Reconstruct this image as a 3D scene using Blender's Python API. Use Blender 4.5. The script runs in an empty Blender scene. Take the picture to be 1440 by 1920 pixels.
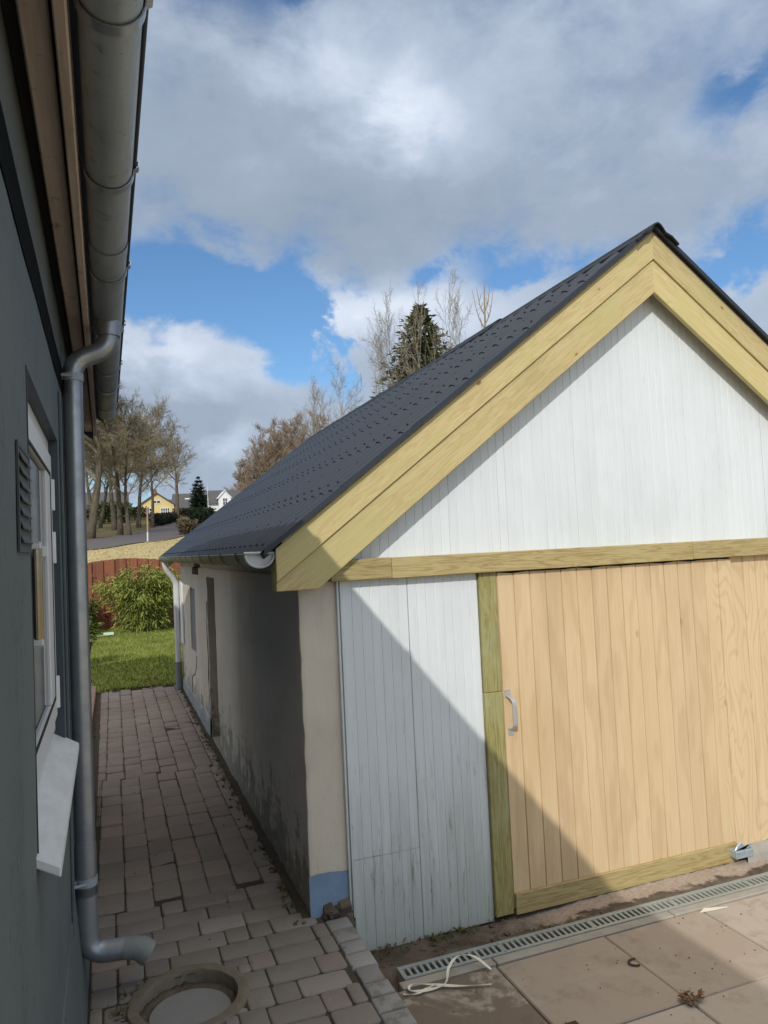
import bpy, bmesh, math, random
from mathutils import Vector, Matrix, noise as mnoise

random.seed(7)
scene = bpy.context.scene
COL = scene.collection
R = math.radians

# ------------------------------------------------------------------ camera
cam_d = bpy.data.cameras.new("camera")
cam = bpy.data.objects.new("camera", cam_d)
COL.objects.link(cam)
cam_d.sensor_fit = 'VERTICAL'
cam_d.sensor_height = 24.0
cam_d.lens = 1390.24 / 1920 * 24.0
cam_d.clip_start = 0.05
cam_d.clip_end = 6000
_r = Vector((0.93810674, -0.34313245, -0.04707293))
_u = Vector((0.0282661, -0.05960896, 0.99782153))
_f = Vector((0.34519091, 0.93739367, 0.04622055))
cam.matrix_world = Matrix(((_r.x, _u.x, -_f.x, 0), (_r.y, _u.y, -_f.y, 0), (_r.z, _u.z, -_f.z, 1.75), (0, 0, 0, 1)))
scene.camera = cam

# ------------------------------------------------------------------ light
SUN_DIR = Vector((1.0, 1.6, -1.2565)).normalized()      # the way the light travels
sun_d = bpy.data.lights.new("sun", 'SUN')
sun_d.energy = 2.9
sun_d.angle = R(0.55)
sun_d.color = (1.0, 0.955, 0.88)
sun = bpy.data.objects.new("sun", sun_d)
sun.rotation_euler = SUN_DIR.to_track_quat('-Z', 'Y').to_euler()
COL.objects.link(sun)
SUN_EL = math.asin(-SUN_DIR.z)
SUN_AZ = math.atan2(-SUN_DIR.x, -SUN_DIR.y)

scene.view_settings.view_transform = 'Standard'
scene.view_settings.look = 'None'
scene.view_settings.exposure = -0.19
scene.view_settings.gamma = 1.0


# ------------------------------------------------------------------ node helper
class NT:
    def __init__(self, tree):
        self.t = tree
        self.n = tree.nodes
        self.l = tree.links

    def new(self, typ, **kw):
        nd = self.n.new(typ)
        for k, v in kw.items():
            setattr(nd, k, v)
        return nd

    def put(self, sock, val):
        if val is None:
            return
        if isinstance(val, bpy.types.NodeSocket):
            self.l.new(val, sock)
        elif isinstance(val, (tuple, list)):
            d = len(sock.default_value)
            v = tuple(val)
            if d == 4 and len(v) == 3:
                v = v + (1.0,)
            sock.default_value = v
        else:
            sock.default_value = val

    def math(self, op, a, b=None, c=None, clamp=False):
        nd = self.new('ShaderNodeMath', operation=op)
        nd.use_clamp = clamp
        self.put(nd.inputs[0], a)
        self.put(nd.inputs[1], b)
        self.put(nd.inputs[2], c)
        return nd.outputs[0]

    def vmath(self, op, a, b=None):
        nd = self.new('ShaderNodeVectorMath', operation=op)
        self.put(nd.inputs[0], a)
        self.put(nd.inputs[1], b)
        return nd.outputs['Value'] if op in ('DOT_PRODUCT', 'LENGTH', 'DISTANCE') else nd.outputs[0]

    def mapping(self, vec, scale=(1, 1, 1), loc=(0, 0, 0), rot=(0, 0, 0)):
        nd = self.new('ShaderNodeMapping')
        self.put(nd.inputs['Vector'], vec)
        nd.inputs['Location'].default_value = loc
        nd.inputs['Rotation'].default_value = rot
        nd.inputs['Scale'].default_value = scale
        return nd.outputs[0]

    def noise(self, vec, scale=5.0, detail=4.0, rough=0.55, dist=0.0):
        nd = self.new('ShaderNodeTexNoise')
        self.put(nd.inputs['Vector'], vec)
        nd.inputs['Scale'].default_value = scale
        nd.inputs['Detail'].default_value = detail
        nd.inputs['Roughness'].default_value = rough
        nd.inputs['Distortion'].default_value = dist
        return nd.outputs['Fac']

    def voronoi(self, vec, scale=5.0, feature='F1', out='Distance'):
        nd = self.new('ShaderNodeTexVoronoi', feature=feature)
        self.put(nd.inputs['Vector'], vec)
        nd.inputs['Scale'].default_value = scale
        return nd.outputs[out]

    def ramp(self, fac, stops, interp='LINEAR'):
        nd = self.new('ShaderNodeValToRGB')
        nd.color_ramp.interpolation = interp
        els = nd.color_ramp.elements
        while len(els) < len(stops):
            els.new(0.5)
        for e, (p, c) in zip(els, stops):
            e.position = p
            if not isinstance(c, (tuple, list)):
                c = (c, c, c)
            e.color = tuple(c) + (1.0,) if len(c) == 3 else c
        self.put(nd.inputs[0], fac)
        return nd.outputs[0]

    def rng(self, v, a, b, c=0.0, d=1.0, smooth=True):
        nd = self.new('ShaderNodeMapRange')
        nd.interpolation_type = 'SMOOTHSTEP' if smooth else 'LINEAR'
        self.put(nd.inputs[0], v)
        for i, x in enumerate((a, b, c, d)):
            self.put(nd.inputs[i + 1], x)
        return nd.outputs[0]

    def mix(self, fac, a, b, mode='MIX'):
        nd = self.new('ShaderNodeMix', data_type='RGBA', blend_type=mode)
        self.put(nd.inputs[0], fac)
        self.put(nd.inputs[6], a)
        self.put(nd.inputs[7], b)
        return nd.outputs[2]

    def sep(self, vec):
        nd = self.new('ShaderNodeSeparateXYZ')
        self.put(nd.inputs[0], vec)
        return nd.outputs

    def comb(self, x, y, z):
        nd = self.new('ShaderNodeCombineXYZ')
        for i, v in enumerate((x, y, z)):
            self.put(nd.inputs[i], v)
        return nd.outputs[0]

    def attr(self, name, out='Fac'):
        nd = self.new('ShaderNodeAttribute', attribute_name=name)
        return nd.outputs[out]

    def bump(self, h, strength=0.3, dist=0.01):
        nd = self.new('ShaderNodeBump')
        nd.inputs['Strength'].default_value = strength
        nd.inputs['Distance'].default_value = dist
        self.put(nd.inputs['Height'], h)
        return nd.outputs[0]


def material(name, build, rough=0.7, metal=0.0, spec=0.4):
    """build(nt, coord) returns colour or dict(color, rough, normal, metal)"""
    m = bpy.data.materials.new(name)
    m.use_nodes = True
    t = m.node_tree
    bs = t.nodes['Principled BSDF']
    bs.inputs['Roughness'].default_value = rough
    bs.inputs['Metallic'].default_value = metal
    bs.inputs['Specular IOR Level'].default_value = spec
    nt = NT(t)
    tc = nt.new('ShaderNodeTexCoord')
    r = build(nt, tc.outputs['Object'])
    if not isinstance(r, dict):
        r = dict(color=r)
    nt.put(bs.inputs['Base Color'], r.get('color'))
    nt.put(bs.inputs['Roughness'], r.get('rough'))
    nt.put(bs.inputs['Metallic'], r.get('metal'))
    if r.get('normal') is not None:
        nt.put(bs.inputs['Normal'], r['normal'])
    return m


# ------------------------------------------------------------------ sky
world = bpy.data.worlds.new("World")
scene.world = world
world.use_nodes = True
W = NT(world.node_tree)
bg = world.node_tree.nodes['Background']
sky = W.new('ShaderNodeTexSky', sky_type='NISHITA')
sky.sun_disc = False
sky.sun_elevation = SUN_EL
sky.sun_rotation = SUN_AZ
sky.altitude = 50
sky.air_density = 1.0
sky.dust_density = 0.6
sky.ozone_density = 1.6
gen = W.new('ShaderNodeTexCoord').outputs['Generated']
sx, sy, sz = W.sep(gen)
# a flat cloud layer: the direction cut with a plane overhead
zz = W.math('ADD', W.math('MAXIMUM', sz, 0.0), 0.16)
lay = W.comb(W.math('DIVIDE', sx, zz), W.math('DIVIDE', sy, zz), 0.0)
n_big = W.noise(W.mapping(lay, (1, 1, 1), (3.1, 1.7, 0)), 1.05, 7.0, 0.56, 0.25)
n_det = W.noise(W.mapping(lay, (1, 1.2, 1), (8.3, 2.2, 0)), 3.2, 6.0, 0.55, 0.4)
n_puff = W.noise(W.mapping(gen, (1, 1, 1.6)), 7.5, 8.0, 0.6, 0.25)
n_sm = W.noise(W.mapping(gen, (1, 1, 1.4), (4, 4, 4)), 3.2, 4.0, 0.5, 0.1)
az = W.math('ARCTAN2', sx, sy)
el = W.math('ARCSINE', sz)
n_wrp = W.noise(W.mapping(gen, (1, 1, 1.3), (7, 1, 2)), 11.0, 6.0, 0.6, 0.2)
azw = W.math('ADD', az, W.math('MULTIPLY', W.math('SUBTRACT', n_puff, 0.5), 0.20))
elw = W.math('ADD', W.math('MULTIPLY_ADD', W.math('SUBTRACT', n_wrp, 0.5), 0.09, el), W.math('MULTIPLY', W.math('SUBTRACT', n_sm, 0.5), 0.10))


def blob(a, e, sa, se):
    u = W.math('DIVIDE', W.math('SUBTRACT', azw, a), sa)
    v = W.math('DIVIDE', W.math('SUBTRACT', elw, e), se)
    q = W.math('ADD', W.math('MULTIPLY', u, u), W.math('MULTIPLY', v, v))
    return W.math('EXPONENT', W.math('MULTIPLY', q, -1.0))


def total(base, items):
    s = base
    for w_, a, e, sa, se in items:
        s = W.math('MULTIPLY_ADD', blob(a, e, sa, se), w_, s)
    return s


base = W.math('MULTIPLY_ADD', W.math('SUBTRACT', n_puff, 0.5), 1.15,
              W.math('MULTIPLY_ADD', W.math('SUBTRACT', n_big, 0.5), 0.9, 0.62))
dens = total(base, [
    (0.42, 0.36, 0.47, 0.42, 0.09),        # the big grey bank overhead
    (0.30, 0.20, 0.60, 0.35, 0.10),
    (0.24, 0.66, 0.55, 0.22, 0.10),
    (0.22, 0.72, 0.41, 0.10, 0.04),
    (-0.75, 0.09, 0.345, 0.10, 0.034),     # blue gap between bank and cumulus
    (-0.85, 0.235, 0.295, 0.075, 0.055),
    (-0.35, 0.262, 0.235, 0.03, 0.03),
    (0.45, 0.08, 0.21, 0.13, 0.06),        # left cumulus
    (0.30, 0.17, 0.12, 0.14, 0.05),
    (0.42, 0.39, 0.28, 0.09, 0.065),       # right cumulus
    (-0.48, 0.83, 0.49, 0.04, 0.035),       # blue holes on the right
    (-0.46, 0.79, 0.32, 0.06, 0.035),
    (-0.50, 0.442, 0.365, 0.028, 0.018),
    (-0.45, 0.545, 0.362, 0.045, 0.022),
    (-0.25, 0.24, 0.655, 0.05, 0.02),
    (0.35, 0.85, 0.245, 0.07, 0.04),
])
mask = W.rng(dens, 0.38, W.rng(el, 0.30, 0.44, 0.66, 1.02))
lit = total(W.math('MULTIPLY_ADD', W.math('SUBTRACT', n_puff, 0.5), 0.75,
                   W.math('MULTIPLY_ADD', W.math('MULTIPLY', W.math('SUBTRACT', n_det, 0.5), W.rng(sz, 0.25, 0.5)), 0.55, 0.40)), [
    (0.45, 0.43, 0.52, 0.07, 0.05),
    (0.32, 0.31, 0.58, 0.13, 0.06),
    (-0.28, 0.37, 0.415, 0.22, 0.045),
    (-0.25, 0.10, 0.53, 0.14, 0.12),
    (0.50, 0.07, 0.275, 0.08, 0.035),
    (0.28, 0.16, 0.235, 0.07, 0.03),
    (0.50, 0.37, 0.31, 0.10, 0.05),
    (0.25, 0.50, 0.30, 0.10, 0.04),
    (0.35, 0.155, 0.155, 0.035, 0.022),
    (0.15, 0.85, 0.25, 0.1, 0.05),
    (0.10, 0.62, 0.56, 0.2, 0.08),
])
edge = W.rng(dens, 0.95, 0.52)
lit = W.math('MULTIPLY_ADD', edge, 0.16, lit)
ccol = W.ramp(lit, [(0.0, (2.7, 3.35, 4.3)), (0.40, (3.3, 4.0, 5.05)), (0.72, (4.7, 5.5, 6.8)), (1.0, (7.0, 7.7, 8.8))])
# added bright neutral cloud overhead, out of view, to lift the alley light
zen = W.rng(el, 0.66, 1.0)
mask = W.math('MAXIMUM', mask, W.math('MULTIPLY', zen, 0.9))
ccol = W.mix(zen, ccol, (6.6, 6.5, 6.3))
# clouds near the sun, behind the photographer, are boosted and warmed as fill
sd = W.vmath('DOT_PRODUCT', gen, tuple(-SUN_DIR))
glow = W.rng(sd, -0.25, 0.95, 0.0, 1.0)
ccol = W.mix(1.0, ccol, W.ramp(glow, [(0.0, 1.0), (1.0, (2.7, 2.5, 2.2))]), 'MULTIPLY')
blue = W.mix(1.0, sky.outputs[0], (0.76, 1.03, 1.22), 'MULTIPLY')
skyc = W.mix(mask, blue, ccol)
W.put(bg.inputs['Color'], skyc)
bg.inputs['Strength'].default_value = 0.125


# ------------------------------------------------------------------ geometry helper
class G:
    def __init__(self):
        self.v, self.f, self.t = [], [], []

    def add(self, verts, faces, tint=0.0):
        o = len(self.v)
        self.v += [tuple(x) for x in verts]
        for f in faces:
            self.f.append(tuple(i + o for i in f))
            self.t.append(tint)

    def box(self, x0, x1, y0, y1, z0, z1, tint=0.0, m=None):
        vs = [Vector((x, y, z)) for z in (z0, z1) for y in (y0, y1) for x in (x0, x1)]
        if m:
            vs = [m @ q for q in vs]
        self.add(vs, [(0, 2, 3, 1), (4, 5, 7, 6), (0, 1, 5, 4), (2, 6, 7, 3), (0, 4, 6, 2), (1, 3, 7, 5)], tint)

    def prism(self, poly, a0, a1, axis='y', tint=0.0):
        """poly: list of 2D points; axis y -> (x,z), z -> (x,y), x -> (y,z)"""
        def P(p, a):
            return {'y': (p[0], a, p[1]), 'z': (p[0], p[1], a), 'x': (a, p[0], p[1])}[axis]
        n = len(poly)
        vs = [P(p, a0) for p in poly] + [P(p, a1) for p in poly]
        fs = [tuple(range(n - 1, -1, -1)), tuple(range(n, 2 * n))]
        for i in range(n):
            j = (i + 1) % n
            fs.append((i, j, n + j, n + i))
        self.add(vs, fs, tint)

    def tube(self, pts, rad, n=8, cap=True, tint=0.0, frame=None):
        pts = [Vector(p) for p in pts]
        if not isinstance(rad, (list, tuple)):
            rad = [rad] * len(pts)
        o = len(self.v)
        prev = None
        for i, p in enumerate(pts):
            d = (pts[min(i + 1, len(pts) - 1)] - pts[max(i - 1, 0)])
            if d.length < 1e-9:
                d = Vector((0, 0, 1))
            d.normalize()
            if prev is None:
                a = Vector((1, 0, 0)) if abs(d.x) < 0.8 else Vector((0, 1, 0))
                a = (a - d * a.dot(d)).normalized()
            else:
                a = prev - d * prev.dot(d)
                a = a.normalized() if a.length > 1e-6 else Vector((0, 1, 0))
            prev = a
            b = d.cross(a)
            for k in range(n):
                th = 2 * math.pi * k / n
                q = p + (a * math.cos(th) + b * math.sin(th)) * rad[i]
                self.v.append((q.x, q.y, q.z))
        for i in range(len(pts) - 1):
            for k in range(n):
                k2 = (k + 1) % n
                self.f.append((o + i * n + k, o + i * n + k2, o + (i + 1) * n + k2, o + (i + 1) * n + k))
                self.t.append(tint)
        if cap:
            self.f.append(tuple(o + k for k in range(n - 1, -1, -1)))
            self.t.append(tint)
            e = o + (len(pts) - 1) * n
            self.f.append(tuple(e + k for k in range(n)))
            self.t.append(tint)

    def lathe(self, prof, cx, cy, n=48, closed=True, tint=0.0):
        """prof: list of (r, z)"""
        o = len(self.v)
        for r, z in prof:
            for k in range(n):
                th = 2 * math.pi * k / n
                self.v.append((cx + r * math.cos(th), cy + r * math.sin(th), z))
        m = len(prof)
        for i in range(m if closed else m - 1):
            i2 = (i + 1) % m
            for k in range(n):
                k2 = (k + 1) % n
                self.f.append((o + i * n + k, o + i * n + k2, o + i2 * n + k2, o + i2 * n + k))
                self.t.append(tint)

    def sheet(self, rows, tint=0.0):
        """rows: list of equal-length lists of points"""
        o = len(self.v)
        w = len(rows[0])
        for r in rows:
            self.v += [tuple(p) for p in r]
        for i in range(len(rows) - 1):
            for k in range(w - 1):
                self.f.append((o + i * w + k, o + i * w + k + 1, o + (i + 1) * w + k + 1, o + (i + 1) * w + k))
                self.t.append(tint)

    def obj(self, name, mat, parent=None, bevel=0.0, smooth=False, world=True, normals=True, loc=None):
        me = bpy.data.meshes.new(name)
        me.from_pydata(self.v, [], self.f)
        at = me.attributes.new('tint', 'FLOAT', 'FACE')
        at.data.foreach_set('value', self.t)
        if bevel or normals:
            bm = bmesh.new()
            bm.from_mesh(me)
            if normals:
                bmesh.ops.recalc_face_normals(bm, faces=bm.faces)
            if bevel:
                es = [e for e in bm.edges if len(e.link_faces) == 2 and e.calc_face_angle(0) > R(35)]
                bmesh.ops.bevel(bm, geom=es, offset=bevel, segments=1, affect='EDGES', clamp_overlap=True)
            bm.to_mesh(me)
            bm.free()
        if smooth:
            me.polygons.foreach_set('use_smooth', [True] * len(me.polygons))
            if smooth != 'all':
                try:
                    me.set_sharp_from_angle(angle=R(40))
                except Exception:
                    pass
        me.materials.append(mat)
        ob = bpy.data.objects.new(name, me)
        COL.objects.link(ob)
        if loc:
            ob.location = loc
        if parent:
            ob.parent = parent
            if world:
                ob.matrix_parent_inverse = WM[parent.name].inverted() if parent.name in WM else Matrix.Identity(4)
        return ob


WM = {}       # world matrices of empties


def thing(name, label, cat, loc=(0, 0, 0), rz=0.0, group=None):
    o = bpy.data.objects.new(name, None)
    o.empty_display_size = 0.2
    COL.objects.link(o)
    o.location = loc
    o.rotation_euler = (0, 0, rz)
    WM[o.name] = Matrix.Translation(loc) @ Matrix.Rotation(rz, 4, 'Z')
    o['label'] = label
    o['category'] = cat
    if group:
        o['group'] = group
    return o


def tag(o, label, cat, group=None):
    o['label'] = label
    o['category'] = cat
    if group:
        o['group'] = group
    return o


def structure(o):
    o['kind'] = 'structure'
    return o


def arc(c, r, a0, a1, n):
    return [(c[0] + r * math.cos(a0 + (a1 - a0) * i / n), c[1] + r * math.sin(a0 + (a1 - a0) * i / n)) for i in range(n + 1)]


def smooth_path(pts, n=8):
    """Catmull-Rom through 3D points"""
    P = [Vector(p) for p in pts]
    P = [P[0] * 2 - P[1]] + P + [P[-1] * 2 - P[-2]]
    out = []
    for i in range(1, len(P) - 2):
        a, b, c, d = P[i - 1], P[i], P[i + 1], P[i + 2]
        for k in range(n):
            t = k / n
            out.append(0.5 * ((2 * b) + (c - a) * t + (2 * a - 5 * b + 4 * c - d) * t * t + (3 * b - a - 3 * c + d) * t ** 3))
    out.append(P[-2])
    return out


def elbow(pts, r, n=6):
    """polyline with its inner corners rounded with radius r"""
    P = [Vector(p) for p in pts]
    out = [P[0]]
    for i in range(1, len(P) - 1):
        a = (P[i - 1] - P[i]).normalized()
        b = (P[i + 1] - P[i]).normalized()
        for k in range(n + 1):
            t = k / n
            p0, p2 = P[i] + a * r, P[i] + b * r
            out.append(p0 * (1 - t) ** 2 + P[i] * 2 * t * (1 - t) + p2 * t * t)
    out.append(P[-1])
    return out


# ------------------------------------------------------------------ materials
def plain(name, c, var=0.12, scale=6.0, rough=0.7, metal=0.0, spec=0.4, bump=0.15, bscale=60.0, stretch=(1, 1, 1)):
    def b(nt, co):
        v = nt.mapping(co, stretch)
        n = nt.noise(v, scale, 6, 0.6)
        n2 = nt.noise(v, bscale, 4, 0.6)
        k = nt.math('MULTIPLY_ADD', nt.math('SUBTRACT', n, 0.5), var * 3, 1.0)
        k = nt.math('MULTIPLY_ADD', nt.math('SUBTRACT', n2, 0.5), var * 1.2, k)
        col = nt.mix(1.0, c, nt.comb(k, k, k), 'MULTIPLY')
        rg = nt.math('MULTIPLY_ADD', nt.math('SUBTRACT', n, 0.5), 0.25, rough)
        return dict(color=col, rough=rg, normal=nt.bump(n2, bump, 0.004) if bump else None)
    return material(name, b, rough, metal, spec)


def m_pine(name, light, dark, knot, green=None, axis='x', knots=True, rough=0.62):
    """planed boards, grain along the axis; tint shifts each board's figure"""
    def b(nt, co):
        tint = nt.attr('tint')
        off = nt.math('MULTIPLY', tint, 13.7)
        co2 = nt.vmath('ADD', co, nt.comb(off, nt.math('MULTIPLY', off, 0.7), nt.math('MULTIPLY', off, 1.3)))
        st = {'x': (0.55, 9, 9), 'z': (9, 9, 0.55)}[axis]
        st2 = {'x': (2.0, 60, 60), 'z': (60, 60, 2.0)}[axis]
        warp = nt.noise(nt.mapping(co2, {'x': (1, 3, 3), 'z': (3, 3, 1)}[axis]), 2.2, 3, 0.5)
        g1 = nt.noise(nt.mapping(co2, st), 3.0, 5, 0.6, 0.6)
        g2 = nt.noise(nt.mapping(co2, st2), 2.6, 4, 0.65)
        ring = nt.math('SINE', nt.math('MULTIPLY', nt.math('ADD', g1, nt.math('MULTIPLY', warp, 0.5)), 42.0))
        ring = nt.rng(ring, -0.2, 1.0, 0.0, 1.0)
        f = nt.math('ADD', nt.math('MULTIPLY', ring, 0.6), nt.math('MULTIPLY', nt.rng(g2, 0.3, 0.7), 0.45), clamp=True)
        col = nt.mix(f, light, dark)
        big = nt.noise(co2, 1.7, 4, 0.6)
        if green:
            col = nt.mix(nt.rng(big, 0.45, 0.68, 0, 0.75), col, green)
        col = nt.mix(1.0, col, nt.ramp(tint, [(0, 0.86), (1, 1.06)]), 'MULTIPLY')
        col = nt.mix(1.0, col, nt.ramp(big, [(0.2, 0.86), (0.8, 1.1)]), 'MULTIPLY')
        h = nt.math('MULTIPLY', f, -1.0)
        if knots:
            kv = nt.mapping(co2, {'x': (1.25, 0.0, 2.6), 'z': (2.6, 0.0, 1.25)}[axis])
            kd = nt.voronoi(nt.vmath('ADD', kv, nt.comb(0, 0, nt.math('MULTIPLY', warp, 0.05))), 3.1)
            kc = nt.voronoi(kv, 3.1, out='Color')
            rare = nt.rng(nt.sep(kc)[0], 0.30, 0.34)
            core = nt.math('MULTIPLY', nt.rng(kd, 0.085, 0.045), rare)
            halo = nt.math('MULTIPLY', nt.rng(kd, 0.26, 0.06, 0, 0.6), rare)
            col = nt.mix(halo, col, dark)
            col = nt.mix(nt.math('MULTIPLY', core, 0.85), col, knot)
        return dict(color=col, normal=nt.bump(h, 0.12, 0.002))
    return material(name, b, rough, 0, 0.35)


M = {}
M['barge'] = m_pine('pressure_treated_pine', (0.65, 0.53, 0.27), (0.52, 0.40, 0.18), (0.19, 0.10, 0.035), (0.50, 0.44, 0.19))
M['beam'] = m_pine('treated_beam_pine', (0.50, 0.395, 0.19), (0.31, 0.225, 0.085), (0.17, 0.10, 0.035), (0.41, 0.36, 0.165))
M['post'] = m_pine('green_treated_post', (0.40, 0.355, 0.15), (0.25, 0.215, 0.07), (0.15, 0.11, 0.04), (0.38, 0.42, 0.25), axis='z', knots=False)


def b_door(nt, co):
    tint = nt.attr('tint')
    x, y, z = nt.sep(co)
    big = nt.rng(x, 3.33, 3.37)                       # the right-hand sheet is cut with a wilder figure
    off = nt.math('MULTIPLY', tint, 9.1)
    co2 = nt.comb(nt.math('ADD', x, off), y, nt.math('ADD', z, nt.math('MULTIPLY', off, 2.0)))
    warp = nt.noise(nt.mapping(co2, (3, 1, 0.8)), 1.6, 3, 0.5)
    fine = nt.noise(nt.mapping(co2, (70, 20, 1.2)), 2.0, 4, 0.65)
    d = nt.math('ADD', nt.math('MULTIPLY', x, 26.0), nt.math('MULTIPLY', warp, 24.0))
    ring = nt.rng(nt.math('SINE', d), -0.3, 1.0)
    # cathedral figure: contour lines of a smooth field stretched upwards
    fld = nt.noise(nt.mapping(co, (2.2, 1, 0.75), (0.4, 0, 0.9)), 1.5, 1.5, 0.45, 0.7)
    cath = nt.rng(nt.math('SINE', nt.math('MULTIPLY', fld, 120.0)), 0.1, 1.0)
    ring2 = nt.math('ADD', nt.math('MULTIPLY', nt.math('SUBTRACT', 1.0, big), nt.math('MULTIPLY', ring, 0.35)),
                    nt.math('MULTIPLY', big, nt.math('MULTIPLY', cath, 0.38)))
    f = nt.math('ADD', ring2, nt.math('MULTIPLY', nt.rng(fine, 0.3, 0.7), 0.4), clamp=True)
    col = nt.mix(f, (0.70, 0.525, 0.315), (0.535, 0.375, 0.205))
    patch = nt.noise(nt.mapping(co, (2.2, 1, 0.9)), 1.3, 4, 0.55)
    col = nt.mix(nt.rng(patch, 0.4, 0.75, 0, 0.35), col, (0.50, 0.345, 0.165))
    col = nt.mix(nt.rng(nt.voronoi(nt.mapping(co, (3, 0, 1.4)), 1.9), 0.085, 0.03, 0, 0.55), col, (0.36, 0.24, 0.10))
    col = nt.mix(1.0, col, nt.ramp(tint, [(0, 0.93), (1, 1.04)]), 'MULTIPLY')
    return dict(color=col, normal=nt.bump(nt.math('MULTIPLY', f, -1), 0.1, 0.002))


M['door'] = material('planed_larch_boarding', b_door, 0.6, 0, 0.35)


def b_white(nt, co):
    tint = nt.attr('tint')
    x, y, z = nt.sep(co)
    st = nt.noise(nt.mapping(nt.vmath('ADD', co, nt.comb(nt.math('MULTIPLY', tint, 3.0), 0, nt.math('MULTIPLY', tint, 5.0))), (55, 20, 1.4)), 1.0, 5, 0.65)
    bl = nt.noise(nt.mapping(co, (1.4, 1, 0.9)), 2.2, 5, 0.6)
    col = nt.mix(nt.rng(st, 0.5, 0.78, 0, 0.5), (0.71, 0.742, 0.755), (0.58, 0.61, 0.61))
    col = nt.mix(nt.rng(bl, 0.42, 0.75, 0, 0.5), col, (0.59, 0.625, 0.63))
    col = nt.mix(1.0, col, nt.ramp(tint, [(0, 0.975), (1, 1.015)]), 'MULTIPLY')
    # splash dirt and algae rising from the ground
    dn = nt.noise(nt.mapping(co, (26, 8, 1.6)), 1.0, 5, 0.7)
    low = nt.rng(nt.math('ADD', z, nt.math('MULTIPLY', nt.math('SUBTRACT', dn, 0.5), 1.1)), 0.75, -0.25, 0, 1)
    col = nt.mix(nt.math('MULTIPLY', low, 0.62), col, (0.30, 0.325, 0.255))
    dn2 = nt.noise(nt.mapping(co, (40, 8, 4)), 1.0, 6, 0.75)
    spk = nt.math('MULTIPLY', nt.rng(dn2, 0.56, 0.68), nt.rng(z, 1.0, 0.0, 0.10, 0.85))
    col = nt.mix(spk, col, (0.20, 0.215, 0.16))
    h = nt.math('ADD', st, nt.math('MULTIPLY', dn2, 0.5))
    return dict(color=col, normal=nt.bump(h, 0.25, 0.0025))


M['white_wood'] = material('weathered_white_boarding', b_white, 0.55, 0, 0.4)


def b_plaster(nt, co):
    x, y, z = nt.sep(co)
    n1 = nt.noise(co, 1.6, 6, 0.6)
    n2 = nt.noise(co, 9.0, 6, 0.65)
    n3 = nt.noise(co, 70.0, 4, 0.6)
    st = nt.noise(nt.mapping(co, (5, 5, 0.7)), 2.0, 5, 0.65)
    col = nt.mix(nt.rng(n1, 0.35, 0.7), (0.68, 0.61, 0.51), (0.60, 0.535, 0.44))
    col = nt.mix(nt.rng(st, 0.5, 0.75, 0, 0.4), col, (0.50, 0.42, 0.33))
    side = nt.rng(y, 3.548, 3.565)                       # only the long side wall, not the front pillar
    # greyer, darker tone over the front half of the side wall
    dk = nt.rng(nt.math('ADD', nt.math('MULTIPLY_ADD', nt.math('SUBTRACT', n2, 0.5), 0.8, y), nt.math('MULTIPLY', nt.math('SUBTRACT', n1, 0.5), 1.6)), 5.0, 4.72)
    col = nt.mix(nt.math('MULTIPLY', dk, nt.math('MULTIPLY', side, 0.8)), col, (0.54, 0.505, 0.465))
    # mould and bare render near the ground
    lowz = nt.math('ADD', z, nt.math('MULTIPLY', nt.math('SUBTRACT', n2, 0.5), 1.2))
    lowz = nt.math('ADD', lowz, nt.math('MULTIPLY', nt.math('SUBTRACT', st, 0.5), 0.9))
    low = nt.math('MULTIPLY', nt.rng(lowz, 0.36, 0.16), side)
    col = nt.mix(nt.math('MULTIPLY', low, 0.7), col, (0.165, 0.158, 0.12))
    fl = nt.math('MULTIPLY', nt.rng(nt.noise(nt.mapping(co, (6, 6, 2.4)), 3.0, 6, 0.72), 0.59, 0.62), nt.rng(z, 0.95, 0.2))
    pl = nt.math('MULTIPLY', nt.rng(nt.noise(nt.mapping(co, (5, 5, 3)), 2.2, 7, 0.7), 0.60, 0.615), nt.rng(z, 1.3, 0.5))
    col = nt.mix(nt.math('MULTIPLY', pl, nt.math('MULTIPLY', side, 0.75)), col, (0.62, 0.57, 0.48))
    col = nt.mix(nt.math('MULTIPLY', nt.math('MULTIPLY', fl, side), 0.65), col, (0.12, 0.11, 0.085))
    pit = nt.rng(nt.voronoi(co, 6.5), 0.055, 0.03)
    pit = nt.math('MULTIPLY', pit, nt.rng(n2, 0.52, 0.6))
    col = nt.mix(nt.math('MULTIPLY', pit, 0.7), col, (0.2, 0.17, 0.14))
    h = nt.math('ADD', nt.math('MULTIPLY', n2, 0.8), nt.math('MULTIPLY', n3, 0.35))
    h = nt.math('SUBTRACT', h, nt.math('MULTIPLY', fl, 0.5))
    return dict(color=col, normal=nt.bump(h, 0.5, 0.008))


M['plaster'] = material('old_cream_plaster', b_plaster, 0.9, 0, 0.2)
M['blue_paint'] = plain('blue_base_paint', (0.20, 0.29, 0.42), 0.12, 7, 0.7, bump=0.5, bscale=30)
M['plinth'] = plain('blue_grey_plinth', (0.30, 0.31, 0.31), 0.4, 5, 0.85, bump=0.5, bscale=30)
M['concrete'] = plain('concrete', (0.34, 0.315, 0.27), 0.22, 6, 0.9, bump=0.5, bscale=45)
M['ring_concrete'] = plain('mossy_concrete', (0.175, 0.15, 0.112), 0.32, 9, 0.95, bump=0.7, bscale=60)
M['lid_concrete'] = plain('lid_concrete', (0.25, 0.25, 0.245), 0.14, 7, 0.85, bump=0.35, bscale=80)
M['grey_old_wood'] = plain('grey_weathered_wood', (0.23, 0.22, 0.235), 0.25, 4, 0.85, bump=0.5, bscale=30, stretch=(6, 6, 0.7))
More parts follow.
